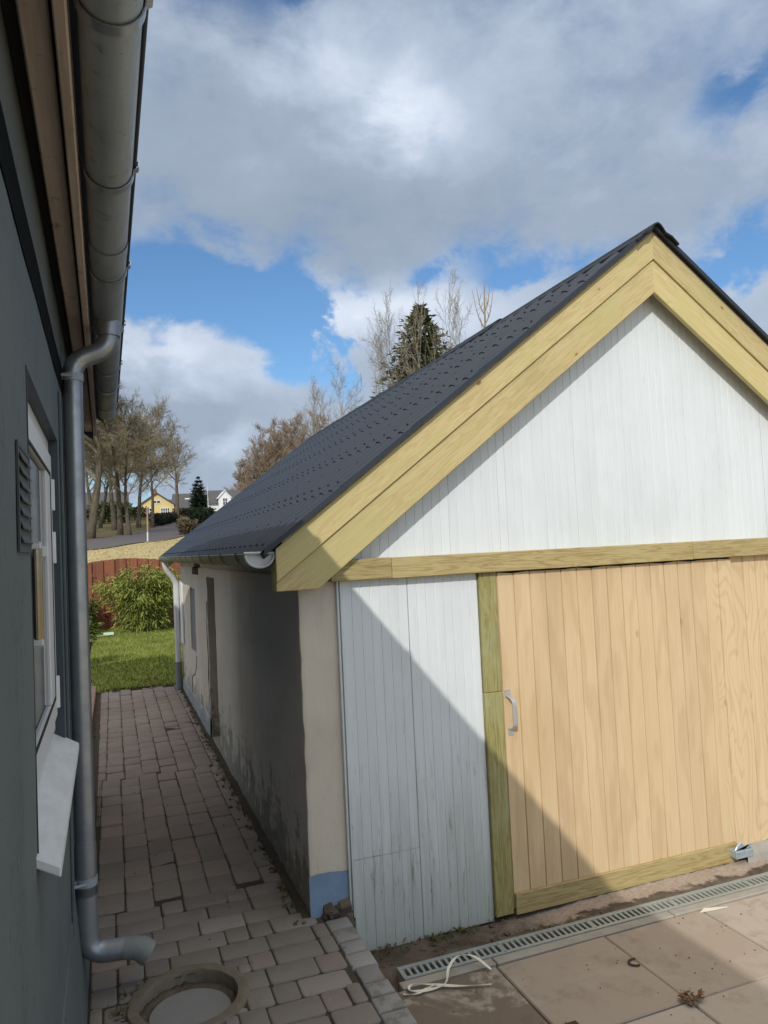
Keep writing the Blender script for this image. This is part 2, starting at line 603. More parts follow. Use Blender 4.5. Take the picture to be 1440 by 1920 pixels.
M['dark_hole'] = plain('dark_opening', (0.045, 0.043, 0.04), 0.2, 4, 0.9, bump=0)


def b_roof(nt, co):
    n1 = nt.noise(nt.mapping(co, (1, 1, 1)), 2.2, 5, 0.6)
    n2 = nt.noise(co, 140, 2, 0.5)
    col = nt.mix(n1, (0.014, 0.021, 0.034), (0.025, 0.035, 0.053))
    sc = nt.rng(nt.noise(nt.mapping(co, (0.8, 30, 0.8)), 2.4, 4, 0.6), 0.70, 0.78)
    col = nt.mix(nt.math('MULTIPLY', sc, 0.35), col, (0.16, 0.16, 0.17))
    return dict(color=col, rough=nt.rng(n1, 0.3, 0.7, 0.46, 0.62), normal=nt.bump(n2, 0.06, 0.001))


M['roof'] = material('dark_coated_roof_sheet', b_roof, 0.5, 0, 0.5)
M['ridge'] = plain('black_ridge_cap', (0.011, 0.013, 0.017), 0.2, 5, 0.6, bump=0.1)
M['screw'] = plain('black_screw', (0.012, 0.012, 0.014), 0.1, 8, 0.5, bump=0)


def b_zinc(nt, co):
    n1 = nt.noise(nt.mapping(co, (3, 1.2, 3)), 2.2, 6, 0.65)
    n2 = nt.noise(nt.mapping(co, (12, 12, 3)), 3.0, 5, 0.7)
    col = nt.mix(nt.rng(n1, 0.3, 0.75), (0.42, 0.44, 0.47), (0.30, 0.32, 0.35))
    col = nt.mix(nt.rng(n2, 0.6, 0.75, 0, 0.5), col, (0.20, 0.20, 0.19))
    return dict(color=col, rough=nt.rng(n1, 0.3, 0.7, 0.30, 0.48), normal=nt.bump(n2, 0.05, 0.002))


M['zinc'] = material('galvanised_steel', b_zinc, 0.4, 0.75, 0.5)


def b_zinc_gutter(nt, co):
    n1 = nt.noise(nt.mapping(co, (3, 0.8, 3)), 2.6, 6, 0.65)
    n2 = nt.noise(co, 14.0, 6, 0.75)
    n3 = nt.noise(co, 45.0, 4, 0.7)
    col = nt.mix(nt.rng(n1, 0.3, 0.75), (0.39, 0.445, 0.485), (0.28, 0.325, 0.36))
    col = nt.mix(nt.rng(n2, 0.55, 0.72, 0, 0.65), col, (0.085, 0.085, 0.08))
    col = nt.mix(nt.rng(n3, 0.66, 0.74, 0, 0.8), col, (0.03, 0.03, 0.028))
    return dict(color=col, rough=nt.rng(n1, 0.3, 0.7, 0.38, 0.6), normal=nt.bump(n2, 0.06, 0.002))


M['zinc_gutter'] = material('grimy_galvanised_gutter', b_zinc_gutter, 0.5, 0.15, 0.5)
M['zinc_dark'] = plain('black_gutter_bead', (0.03, 0.032, 0.035), 0.2, 9, 0.5, 0.3, bump=0.05)
M['spout'] = plain('grey_plastic_spout', (0.21, 0.225, 0.215), 0.22, 7, 0.6, bump=0.15)
M['white_gutter'] = plain('white_grey_plastic', (0.50, 0.52, 0.53), 0.06, 6, 0.45, bump=0.05)
M['green_zinc'] = plain('greenish_zinc', (0.33, 0.36, 0.29), 0.2, 5, 0.5, 0.3, bump=0.08)
M['bright_pipe'] = plain('pale_zinc_pipe', (0.66, 0.67, 0.68), 0.08, 5, 0.4, 0.25, bump=0.05)
M['steel'] = plain('brushed_steel', (0.55, 0.56, 0.58), 0.08, 9, 0.35, 0.6, bump=0.1, bscale=90, stretch=(1, 1, 8))
M['brass'] = plain('worn_brass', (0.27, 0.235, 0.19), 0.2, 8, 0.2, 1.0, bump=0.05)


def b_house(nt, co):
    x, y, z = nt.sep(co)
    n1 = nt.noise(co, 1.3, 6, 0.6)
    n2 = nt.noise(nt.mapping(co, (8, 8, 2.5)), 3.0, 6, 0.65)
    n3 = nt.noise(co, 55.0, 4, 0.6)
    st = nt.noise(nt.mapping(co, (9, 9, 0.5)), 2.2, 5, 0.65)
    col = nt.mix(nt.rng(n1, 0.3, 0.7), (0.106, 0.128, 0.134), (0.140, 0.160, 0.163))
    col = nt.mix(nt.rng(st, 0.58, 0.8, 0, 0.3), col, (0.20, 0.21, 0.205))
    col = nt.mix(nt.rng(nt.noise(co, 4.5, 6, 0.7), 0.5, 0.72, 0, 0.45), col, (0.085, 0.102, 0.105))
    crk = nt.rng(nt.math('ABSOLUTE', nt.math('SUBTRACT', nt.noise(nt.mapping(co, (1, 1.3, 0.8)), 1.4, 8, 0.62), 0.5)), 0.0035, 0.001, 0, 0.6)
    col = nt.mix(crk, col, (0.05, 0.06, 0.06))
    dry = nt.math('MULTIPLY', nt.rng(n2, 0.62, 0.70), nt.rng(z, 1.2, 0.3, 0.12, 0.6))
    col = nt.mix(dry, col, (0.30, 0.29, 0.24))
    h = nt.math('ADD', nt.math('MULTIPLY', n1, 0.7), nt.math('ADD', nt.math('MULTIPLY', n2, 0.3), nt.math('MULTIPLY', n3, 0.2)))
    return dict(color=col, rough=nt.rng(n1, 0.3, 0.7, 0.7, 0.88), normal=nt.bump(h, 0.5, 0.012))


M['house_wall'] = material('grey_blue_painted_plaster', b_house, 0.8, 0, 0.25)
M['vent'] = plain('dark_vent_paint', (0.075, 0.088, 0.092), 0.15, 8, 0.7, bump=0.1)
M['black_band'] = plain('black_frieze_paint', (0.008, 0.010, 0.011), 0.2, 3, 0.95, spec=0.05, bump=0.2)
M['reveal'] = plain('dark_blue_reveal_paint', (0.045, 0.06, 0.075), 0.15, 4, 0.5, bump=0.2)


def b_soffit(nt, co):
    g = nt.noise(nt.mapping(co, (22, 1.2, 22)), 2.0, 6, 0.65)
    n2 = nt.noise(co, 16, 5, 0.7)
    n3 = nt.noise(nt.mapping(co, (1, 0.6, 1)), 5, 5, 0.7)
    col = nt.mix(nt.rng(g, 0.35, 0.7), (0.57, 0.475, 0.42), (0.44, 0.36, 0.315))
    col = nt.mix(nt.rng(n2, 0.58, 0.72, 0, 0.6), col, (0.16, 0.12, 0.10))
    col = nt.mix(nt.rng(n3, 0.62, 0.70, 0, 0.75), col, (0.07, 0.055, 0.05))
    return dict(color=col, normal=nt.bump(g, 0.4, 0.004))


M['soffit'] = material('peeling_pinkish_board', b_soffit, 0.8, 0, 0.25)
M['frame_white'] = plain('white_window_paint', (0.66, 0.67, 0.67), 0.07, 6, 0.4, bump=0.1, bscale=30, stretch=(6, 6, 1))


def b_sill(nt, co):
    n1 = nt.noise(nt.mapping(co, (6, 2, 6)), 3.0, 6, 0.7)
    n2 = nt.noise(co, 22, 6, 0.75)
    col = nt.mix(nt.rng(n1, 0.35, 0.7), (0.68, 0.69, 0.68), (0.58, 0.58, 0.56))
    col = nt.mix(nt.rng(n2, 0.64, 0.72, 0, 0.7), col, (0.33, 0.24, 0.15))
    return dict(color=col, normal=nt.bump(n2, 0.2, 0.002))


M['sill'] = material('flaking_white_sill', b_sill, 0.5, 0, 0.4)


def b_glass(nt, co):
    return dict(color=(0.05, 0.05, 0.048), rough=0.06)


M['glass'] = material('dark_window_glass', b_glass, 0.06, 0, 0.7)
M['gasket'] = plain('black_gasket', (0.012, 0.012, 0.014), 0.1, 8, 0.6, bump=0)


def b_brick(nt, co):
    t = nt.attr('tint')
    n1 = nt.noise(co, 7.0, 5, 0.65)
    n2 = nt.noise(co, 120.0, 3, 0.6)
    n0 = nt.noise(co, 0.9, 3, 0.5)
    col = nt.ramp(t, [(0.0, (0.185, 0.168, 0.146)), (0.35, (0.22, 0.197, 0.172)), (0.7, (0.245, 0.218, 0.192)), (0.88, (0.265, 0.21, 0.176)), (1.0, (0.29, 0.266, 0.24))])
    col = nt.mix(nt.rng(n1, 0.5, 0.75, 0, 0.6), col, (0.165, 0.152, 0.125))
    x, y, z = nt.sep(co)
    far = nt.rng(nt.math('ADD', y, nt.math('MULTIPLY', n0, 2.0)), 4.6, 6.6, 0, 0.45)
    col = nt.mix(far, col, (0.31, 0.245, 0.212))
    col = nt.mix(nt.rng(n2, 0.60, 0.75, 0, 0.4), col, (0.29, 0.26, 0.23))
    k = nt.ramp(n0, [(0.3, 0.86), (0.7, 1.12)])
    col = nt.mix(1.0, col, k, 'MULTIPLY')
    sp = nt.rng(nt.voronoi(co, 9.0), 0.035, 0.02)
    col = nt.mix(nt.math('MULTIPLY', sp, 0.6), col, (0.5, 0.48, 0.44))
    return dict(color=col, normal=nt.bump(nt.math('ADD', n2, n1), 0.5, 0.003))


M['brick'] = material('paving_brick', b_brick, 0.88, 0, 0.25)


def b_joint(nt, co):
    n1 = nt.noise(co, 5.0, 6, 0.7)
    n2 = nt.noise(co, 160.0, 3, 0.6)
    col = nt.mix(n1, (0.042, 0.035, 0.027), (0.095, 0.08, 0.06))
    col = nt.mix(nt.rng(n2, 0.58, 0.7, 0, 0.6), col, (0.17, 0.15, 0.12))
    g = nt.rng(nt.noise(co, 2.3, 5, 0.7), 0.55, 0.7, 0, 0.5)
    col = nt.mix(g, col, (0.045, 0.055, 0.022))
    return dict(color=col, normal=nt.bump(nt.math('ADD', n1, n2), 0.7, 0.006))


M['joint'] = material('joint_sand', b_joint, 0.95, 0, 0.2)


def b_slab(nt, co):
    t = nt.attr('tint')
    n1 = nt.noise(co, 2.6, 7, 0.62, 0.3)
    n2 = nt.noise(co, 110.0, 3, 0.6)
    n3 = nt.noise(co, 9.0, 6, 0.7)
    col = nt.ramp(t, [(0.0, (0.33, 0.272, 0.217)), (0.5, (0.375, 0.318, 0.262)), (1.0, (0.42, 0.365, 0.31))])
    col = nt.mix(nt.rng(n3, 0.50, 0.72, 0, 0.55), col, (0.225, 0.175, 0.135))
    col = nt.mix(nt.rng(n1, 0.50, 0.62, 0, 0.45), col, (0.40, 0.35, 0.29))
    x, y, z = nt.sep(co)
    # damp patches soaking the slab nearest the kerb
    wx = nt.math('ADD', x, nt.math('MULTIPLY', nt.math('SUBTRACT', n1, 0.5), 1.1))
    wet = nt.rng(wx, 1.72, 1.62)
    dryp = nt.rng(nt.noise(co, 4.2, 6, 0.6, 0.4), 0.53, 0.60)
    wet = nt.math('MULTIPLY', wet, nt.math('SUBTRACT', 1.0, nt.math('MULTIPLY', dryp, 0.75)))
    wet = nt.math('MULTIPLY', wet, nt.rng(x, 1.566, 1.560))
    dcol = nt.mix(0.72, col, (0.085, 0.058, 0.036))
    col = nt.mix(wet, col, dcol)
    col = nt.mix(nt.rng(n2, 0.62, 0.75, 0, 0.3), col, (0.45, 0.40, 0.34))
    return dict(color=col, rough=nt.rng(wet, 0, 1, 0.85, 0.6), normal=nt.bump(nt.math('ADD', n2, n3), 0.35, 0.003))


M['slab'] = material('concrete_flagstone', b_slab, 0.85, 0, 0.3)


def b_kerb(nt, co):
    t = nt.attr('tint')
    n1 = nt.noise(co, 10.0, 6, 0.65)
    n2 = nt.noise(co, 100.0, 3, 0.6)
    col = nt.mix(t, (0.235, 0.225, 0.215), (0.335, 0.33, 0.325))
    col = nt.mix(nt.rng(n1, 0.52, 0.60, 0, 0.6), col, (0.15, 0.145, 0.13))
    return dict(color=col, normal=nt.bump(nt.math('ADD', n1, n2), 0.5, 0.004))


M['kerb'] = material('grey_kerb_stone', b_kerb, 0.85, 0, 0.3)


def b_dirt(nt, co):
    x, y, z = nt.sep(co)
    n1 = nt.noise(co, 6.0, 7, 0.65)
    n2 = nt.noise(co, 60.0, 5, 0.7)
    col = nt.mix(nt.rng(n1, 0.3, 0.7), (0.085, 0.068, 0.052), (0.165, 0.135, 0.105))
    conc = nt.rng(nt.math('ADD', y, nt.math('MULTIPLY', nt.math('SUBTRACT', n1, 0.5), 0.35)), 3.33, 3.37)
    conc = nt.math('MULTIPLY', conc, nt.rng(nt.math('ADD', x, nt.math('MULTIPLY', n1, 0.6)), 2.0, 2.5))
    col = nt.mix(conc, col, nt.mix(nt.rng(n2, 0.35, 0.7), (0.47, 0.39, 0.325), (0.34, 0.265, 0.215)))
    col = nt.mix(nt.rng(n2, 0.64, 0.74, 0, 0.6), col, (0.38, 0.34, 0.29))
    return dict(color=col, normal=nt.bump(nt.math('ADD', n1, n2), 0.8, 0.008))


M['dirt'] = material('gritty_soil_and_mortar', b_dirt, 0.95, 0, 0.2)
M['grate'] = plain('galvanised_grate', (0.37, 0.40, 0.38), 0.12, 8, 0.5, 0.35, bump=0.1)
M['terrace'] = plain('pinkish_terrace_brick', (0.30, 0.20, 0.165), 0.25, 5, 0.9, bump=0.4)


def b_lawn(nt, co):
    n1 = nt.noise(co, 1.2, 5, 0.6)
    n2 = nt.noise(co, 14, 5, 0.7)
    col = nt.mix(nt.rng(n1, 0.3, 0.7), (0.165, 0.205, 0.040), (0.215, 0.235, 0.055))
    col = nt.mix(nt.rng(n2, 0.5, 0.75, 0, 0.6), col, (0.10, 0.13, 0.025))
    return dict(color=col, normal=nt.bump(n2, 0.8, 0.03))


M['lawn'] = material('lawn_turf', b_lawn, 0.95, 0, 0.1)


def b_blade(c0, c1, c2):
    def b(nt, co):
        t = nt.attr('tint')
        n = nt.noise(co, 1.1, 3, 0.5)
        col = nt.ramp(t, [(0, c0), (0.5, c1), (1, c2)])
        k = nt.ramp(n, [(0.3, 0.68), (0.7, 1.25)])
        return dict(color=nt.mix(1.0, col, k, 'MULTIPLY'))
    return b


M['grass_blade'] = material('grass_blades', b_blade((0.125, 0.170, 0.028), (0.195, 0.235, 0.045), (0.29, 0.29, 0.085)), 0.7, 0, 0.25)
M['bamboo_leaf'] = material('bamboo_leaves', b_blade((0.10, 0.145, 0.02), (0.225, 0.265, 0.045), (0.40, 0.40, 0.10)), 0.55, 0, 0.35)
M['bamboo_dry'] = material('dry_bamboo_tops', b_blade((0.20, 0.16, 0.04), (0.30, 0.21, 0.06), (0.36, 0.25, 0.08)), 0.65, 0, 0.3)
M['weed'] = material('weed_leaves', b_blade((0.05, 0.075, 0.015), (0.10, 0.10, 0.03), (0.17, 0.13, 0.06)), 0.75, 0, 0.2)
M['shrub_leaf'] = material('shrub_leaves', b_blade((0.05, 0.09, 0.015), (0.10, 0.15, 0.025), (0.17, 0.20, 0.05)), 0.6, 0, 0.3)
M['needle'] = material('conifer_sprays', b_blade((0.045, 0.062, 0.024), (0.085, 0.10, 0.038), (0.15, 0.145, 0.06)), 0.75, 0, 0.2)
M['needle_dark'] = material('dark_conifer_sprays', b_blade((0.02, 0.035, 0.018), (0.032, 0.052, 0.026), (0.05, 0.07, 0.035)), 0.75, 0, 0.2)
M['hedge_leaf'] = material('hedge_twigs', b_blade((0.045, 0.035, 0.022), (0.085, 0.062, 0.036), (0.13, 0.10, 0.05)), 0.8, 0, 0.2)
M['hedge_black'] = material('dark_hedge_leaves', b_blade((0.010, 0.012, 0.010), (0.018, 0.020, 0.016), (0.03, 0.033, 0.024)), 0.8, 0, 0.2)
M['straw_blade'] = material('straw_blades', b_blade((0.33, 0.26, 0.12), (0.45, 0.37, 0.19), (0.53, 0.45, 0.26)), 0.8, 0, 0.2)


def b_bark(c0, c1, ridge=1.0):
    def b(nt, co):
        n = nt.noise(nt.mapping(co, (6, 6, 1.2)), 2.0, 5, 0.7)
        n2 = nt.noise(co, 1.2, 3, 0.5)
        col = nt.mix(nt.rng(n, 0.35, 0.7), c0, c1)
        col = nt.mix(nt.rng(n2, 0.5, 0.7, 0, 0.35), col, (0.13, 0.135, 0.07))
        return dict(color=col, normal=nt.bump(n, 0.6, 0.04))
    return b


M['bark'] = material('grey_brown_bark', b_bark((0.075, 0.062, 0.045), (0.155, 0.128, 0.090)), 0.9, 0, 0.2)
M['twig'] = material('olive_brown_twigs', b_bark((0.20, 0.165, 0.10), (0.34, 0.29, 0.19)), 0.9, 0, 0.2)
M['twig_red'] = material('red_brown_twigs', b_bark((0.28, 0.205, 0.14), (0.42, 0.33, 0.235)), 0.9, 0, 0.2)
M['twig_pale'] = material('pale_twigs', b_bark((0.24, 0.21, 0.165), (0.36, 0.32, 0.26)), 0.9, 0, 0.2)


def b_fence(nt, co):
    t = nt.attr('tint')
    g = nt.noise(nt.mapping(co, (14, 14, 1.0)), 2.0, 5, 0.65)
    n = nt.noise(co, 1.4, 4, 0.6)
    col = nt.mix(nt.rng(g, 0.35, 0.7), (0.27, 0.098, 0.052), (0.185, 0.068, 0.040))
    col = nt.mix(1.0, col, nt.ramp(t, [(0, 0.72), (1, 1.22)]), 'MULTIPLY')
    col = nt.mix(nt.rng(n, 0.5, 0.75, 0, 0.45), col, (0.22, 0.12, 0.07))
    return dict(color=col, normal=nt.bump(g, 0.4, 0.005))


M['fence'] = material('red_brown_fence_stain', b_fence, 0.75, 0, 0.3)


def b_hill(nt, co):
    x, y, z = nt.sep(co)
    n1 = nt.noise(co, 0.16, 6, 0.6)
    n2 = nt.noise(nt.mapping(co, (1, 0.5, 1)), 1.4, 6, 0.7)
    straw = nt.mix(nt.rng(n2, 0.35, 0.7), (0.47, 0.39, 0.21), (0.36, 0.29, 0.14))
    verge = nt.mix(nt.rng(n2, 0.35, 0.7), (0.075, 0.085, 0.028), (0.16, 0.125, 0.07))
    verge = nt.mix(nt.rng(n1, 0.5, 0.62, 0, 0.8), verge, (0.15, 0.10, 0.065))
    f = nt.rng(nt.math('ADD', nt.math('SUBTRACT', y, nt.math('MULTIPLY', nt.math('MINIMUM', x, 9.0), 3.1)), nt.math('MULTIPLY', n2, 3.0)), 46.5, 48.5)
    col = nt.mix(f, straw, verge)
    far = nt.rng(y, 120, 200)
    col = nt.mix(far, col, (0.10, 0.105, 0.05))
    return dict(color=col, normal=nt.bump(n2, 0.6, 0.15))


M['hill'] = material('dry_grass_hillside', b_hill, 0.95, 0, 0.1)
M['asphalt'] = plain('grey_asphalt', (0.105, 0.092, 0.090), 0.12, 0.6, 0.9, bump=0.2, bscale=20)
M['yellow_wall'] = plain('yellow_rendered_wall', (0.72, 0.55, 0.25), 0.05, 0.6, 0.85, bump=0.1)
M['white_wall'] = plain('white_rendered_wall', (0.74, 0.74, 0.73), 0.05, 0.6, 0.85, bump=0.1)
M['red_wall'] = plain('red_brick_wall', (0.23, 0.115, 0.075), 0.15, 1.0, 0.9, bump=0.1)
M['far_roof'] = plain('dark_tiled_roof', (0.085, 0.082, 0.085), 0.15, 1.5, 0.8, bump=0.2, bscale=8)
M['far_window'] = plain('far_window_glass', (0.05, 0.06, 0.07), 0.1, 2, 0.2, bump=0)
M['far_white'] = plain('far_white_paint', (0.78, 0.78, 0.77), 0.03, 2, 0.6, bump=0)
M['pole_wood'] = plain('pole_wood', (0.40, 0.24, 0.16), 0.15, 3, 0.8, bump=0.1)
M['strap'] = plain('white_plastic_strap', (0.72, 0.69, 0.58), 0.06, 10, 0.45, bump=0)
M['leaf_dry'] = plain('dry_brown_leaf', (0.16, 0.085, 0.045), 0.3, 20, 0.8, bump=0.2)
M['twig_dark'] = plain('dark_twig', (0.05, 0.038, 0.028), 0.2, 20, 0.8, bump=0.2)
M['offcut'] = plain('dark_brown_offcut', (0.06, 0.028, 0.02), 0.2, 20, 0.8, bump=0.2)
M['tape'] = plain('pale_blue_foil', (0.40, 0.47, 0.50), 0.3, 14, 0.35, 0.3, bump=0.3, bscale=25)
M['pale_green'] = plain('pale_green_plastic', (0.55, 0.68, 0.55), 0.08, 9, 0.5, bump=0)
M['pot'] = plain('dark_brown_pot', (0.055, 0.042, 0.035), 0.15, 8, 0.6, bump=0.1)

# ------------------------------------------------------------------ ground, hill, road
GP = [(-400, -.24), (10, -.24), (19.9, -.24), (22, .25), (40, 2.2), (60, 3.1), (100, 6.0), (150, 10.2), (250, 14), (600, 17), (1500, 20)]


def gz(x, y):
    for (a, b), (c, d) in zip(GP, GP[1:]):
        if a <= y <= c:
            return b + (d - b) * (y - a) / (c - a)
    return GP[-1][1]


def build_ground():
    g = G()
    ys = [-400, -100, -30, 0, 10, 19.9, 20.5, 21.2, 22] + [22 + i * 1.5 for i in range(1, 60)] + [115 + i * 6 for i in range(30)] + [320, 400, 600, 900, 1500]
    xs = [-600, -300, -150, -80, -40] + [-24 + i * 1.5 for i in range(44)] + [50, 70, 100, 160, 300, 600]
    rows = []
    for y in ys:
        r = []
        for x in xs:
            z = gz(x, y)
            if y > 21:
                z += 0.10 * mnoise.noise(Vector((x * .25, y * .15, 0))) + (1.0 if y > 130 else 0) * .3 * mnoise.noise(Vector((x * .03, y * .03, 4)))
            r.append((x, y, z))
        rows.append(r)
    g.sheet(rows)
    return structure(g.obj('hillside', M['hill'], smooth='all'))


build_ground()


def strip_on_ground(name, lo, hi, mat, dz):
    """a strip between two polylines laid on the ground"""
    g = G()

    def samp(P, n):
        out = []
        for i in range(n):
            t = i / (n - 1) * (len(P) - 1)
            k = min(int(t), len(P) - 2)
            u = t - k
            out.append((P[k][0] * (1 - u) + P[k + 1][0] * u, P[k][1] * (1 - u) + P[k + 1][1] * u))
        return out
    A, B = samp(lo, 60), samp(hi, 60)
    rows = []
    for j in range(7):
        u = j / 6
        r = []
        for (ax, ay), (bx, by) in zip(A, B):
            x, y = ax * (1 - u) + bx * u, ay * (1 - u) + by * u
            r.append((x, y, gz(x, y) + dz + 0.10 * mnoise.noise(Vector((x * .25, y * .15, 0)))))
        rows.append(r)
    g.sheet(rows)
    return structure(g.obj(name, mat, smooth='all'))


strip_on_ground('road', [(-12, 20), (-3.5, 36), (-1.3, 41.5), (0.3, 45.8), (2.1, 51.4), (4.7, 60.3), (6.8, 68), (12, 88), (22, 120)],
                [(-14, 40), (-4.5, 57), (-2.0, 62.6), (-0.8, 65.2), (0.4, 68.0), (1.9, 73.5), (4.2, 86.2), (6.6, 95.7), (13, 124)], M['asphalt'], .05)

# lawn
g = G()
rows = []
for j in range(60):
    y = 10.55 + j * (19.95 - 10.55) / 59
    rows.append([(x, y, (0.015 if j else -.03) + .03 * mnoise.noise(Vector((x * .8, y * .8, 0)))) for x in [-6 + i * .25 for i in range(57)]])
g.sheet(rows)
structure(g.obj('lawn', M['lawn'], smooth='all'))


def grass_patch(name, n, xr, yr, h, mat, z0, lean=.5, w=.006, seed=3, accept=None):
    rnd = random.Random(seed)
    g = G()
    for i in range(n):
        x, y = rnd.uniform(*xr), rnd.uniform(*yr)
        if accept and not accept(x, y):
            continue
        a = rnd.uniform(0, 6.283)
        hh = h * rnd.uniform(.5, 1.3)
        lx, ly = rnd.uniform(-lean, lean) * hh, rnd.uniform(-lean, lean) * hh
        dx, dy = math.cos(a) * w, math.sin(a) * w
        z = z0(x, y) if callable(z0) else z0
        g.add([(x - dx, y - dy, z), (x + dx, y + dy, z), (x + lx, y + ly, z + hh)], [(0, 1, 2)],
              min(1, max(0, rnd.gauss(.5, .25) + .3 * mnoise.noise(Vector((x, y, 2))))))
    o = g.obj(name, mat, normals=False)
    o['kind'] = 'stuff'
    return o


grass_patch('lawn_grass', 42000, (-2.6, 3.2), (10.6, 19.5), .055, M['grass_blade'], lambda x, y: .01 + .03 * mnoise.noise(Vector((x * .8, y * .8, 0))), .7, .007)
grass_patch('field_straw', 14000, (-4, 9), (22, 62), .11, M['straw_blade'], lambda x, y: gz(x, y) - .02 + 0.10 * mnoise.noise(Vector((x * .25, y * .15, 0))), .8, .02, 5,
            lambda x, y: y < 44 + 3.1 * x)

# ------------------------------------------------------------------ brick path
MH = (0.235, 3.135)       # manhole centre
rnd = random.Random(11)


def wallx(y):
    return -0.118 - 0.008 * y


def brick(g, x0, x1, y0, y1, z=0.0, jit=.0016, depth=0):
    near = min(math.hypot(px - MH[0], py - MH[1]) for px in [x0 + (x1 - x0) * k / 6 for k in range(7)] for py in [y0 + (y1 - y0) * k / 4 for k in range(5)])
    if near < .196:
        if depth < 4 and min(x1 - x0, y1 - y0) > .03:
            if x1 - x0 > y1 - y0:
                m = (x0 + x1) / 2
                brick(g, x0, m - .001, y0, y1, z, jit, depth + 1)
                brick(g, m + .001, x1, y0, y1, z, jit, depth + 1)
            else:
                m = (y0 + y1) / 2
                brick(g, x0, x1, y0, m - .001, z, jit, depth + 1)
                brick(g, x0, x1, m + .001, y1, z, jit, depth + 1)
        return
    if depth:
        jit = 0
    cx, cy = (x0 + x1) / 2, (y0 + y1) / 2
    hx, hy = (x1 - x0) / 2, (y1 - y0) / 2
    rot = rnd.gauss(0, .006)
    dz = rnd.gauss(0, .0025)
    tx, ty = rnd.gauss(0, .012), rnd.gauss(0, .012)
    ox, oy = rnd.gauss(0, jit), rnd.gauss(0, jit)
    c, s = math.cos(rot), math.sin(rot)
    b = .0055
    vs = []

    def ring(ix, z_):
        k = 0.016
        out = []
        for ux, uy in ((-hx + ix, -hy + ix + k * .6), (-hx + ix + k * .6, -hy + ix), (hx - ix - k * .6, -hy + ix), (hx - ix, -hy + ix + k * .6),
                       (hx - ix, hy - ix - k * .6), (hx - ix - k * .6, hy - ix), (-hx + ix + k * .6, hy - ix), (-hx + ix, hy - ix - k * .6)):
            out.append((cx + ox + ux * c - uy * s, cy + oy + ux * s + uy * c, z + z_ + dz + ux * tx + uy * ty))
        return out
    vs = ring(0, -.05) + ring(0, -.005) + ring(b * .4, -.0016) + ring(b, 0)
    fs = []
    for k in range(3):
        for i in range(8):
            j = (i + 1) % 8
            fs.append((k * 8 + i, k * 8 + j, k * 8 + 8 + j, k * 8 + 8 + i))
    fs.append(tuple(range(24, 32)))
    t = min(1, max(0, rnd.gauss(.45, .24)))
    g.add(vs, fs, t)


g = G()
GAP = .0055
# far part: stack bond, long side along the path
y = 4.02
row = 0
while y < 10.7:
    L = .214
    k0 = round(y / L)
    x = -0.265
    if y > 6.3:
        x = -0.235
    col = 0
    while x < .80:
        w = .1385
        xa, xb = x + GAP / 2, min(x + w - GAP / 2, .80)
        sh = .012 * math.sin(col * 2.3) + (.0 if col % 3 else .05)
        if xb - xa > .04 and xb > wallx(y) + .03:
            lim = 10.62 + .05 * math.sin(col * 1.7)
            if y + sh + L < lim + .1:
                brick(g, max(xa, wallx(y) + .01), xb, y + sh + GAP / 2, y + sh + L - GAP / 2)
        x += w
        col += 1
    y += L
    row += 1
# near part: running bond, long side across
y = 4.02
row = 0
while y > -1.2:
    d = .1335
    y0 = y - d
    x = wallx(y) + .01
    endx = .885
    first = True
    off = [0.0, .105, .05, .15][row % 4]
    if off:
        if off > .04:
            brick(g, x + GAP / 2, x + off - GAP / 2, y0 + GAP / 2, y - GAP / 2)
        x += off
    while x < endx - .02:
        w = .212 if rnd.random() > .28 else .106
        xe = min(x + w, endx)
        lim = endx if y0 < 3.52 else .81
        if x >= lim - .03:
            break
        xe = min(xe, lim)
        if True:
            brick(g, x + GAP / 2, xe - GAP / 2, y0 + GAP / 2, y - GAP / 2)
        x = xe
    y -= d
    row += 1
structure(g.obj('brick_path', M['brick'], smooth=True))

# sand bed of the joints, with a hole for the manhole
g = G()
nx, ny = 58, 300
bx0, bx1, by0, by1 = -.36, .892, -1.3, 10.75
cells = []
for j in range(ny + 1):
    for i in range(nx + 1):
        xx, yy = bx0 + (bx1 - bx0) * i / nx, by0 + (by1 - by0) * j / ny
        zz = -.0085 + .003 * mnoise.noise(Vector((xx * 9, yy * 9, 0)))
        if xx > .80 and yy > 3.53:
            zz += .02 + .012 * mnoise.noise(Vector((xx * 14, yy * 14, 3)))
        g.v.append((xx, yy, zz))
for j in range(ny):
    for i in range(nx):
        xx, yy = bx0 + (bx1 - bx0) * (i + .5) / nx, by0 + (by1 - by0) * (j + .5) / ny
        if math.hypot(xx - MH[0], yy - MH[1]) < .205:
            continue
        a = j * (nx + 1) + i
        g.f.append((a, a + 1, a + nx + 2, a + nx + 1))
        g.t.append(0)
structure(g.obj('path_sand', M['joint'], smooth='all'))

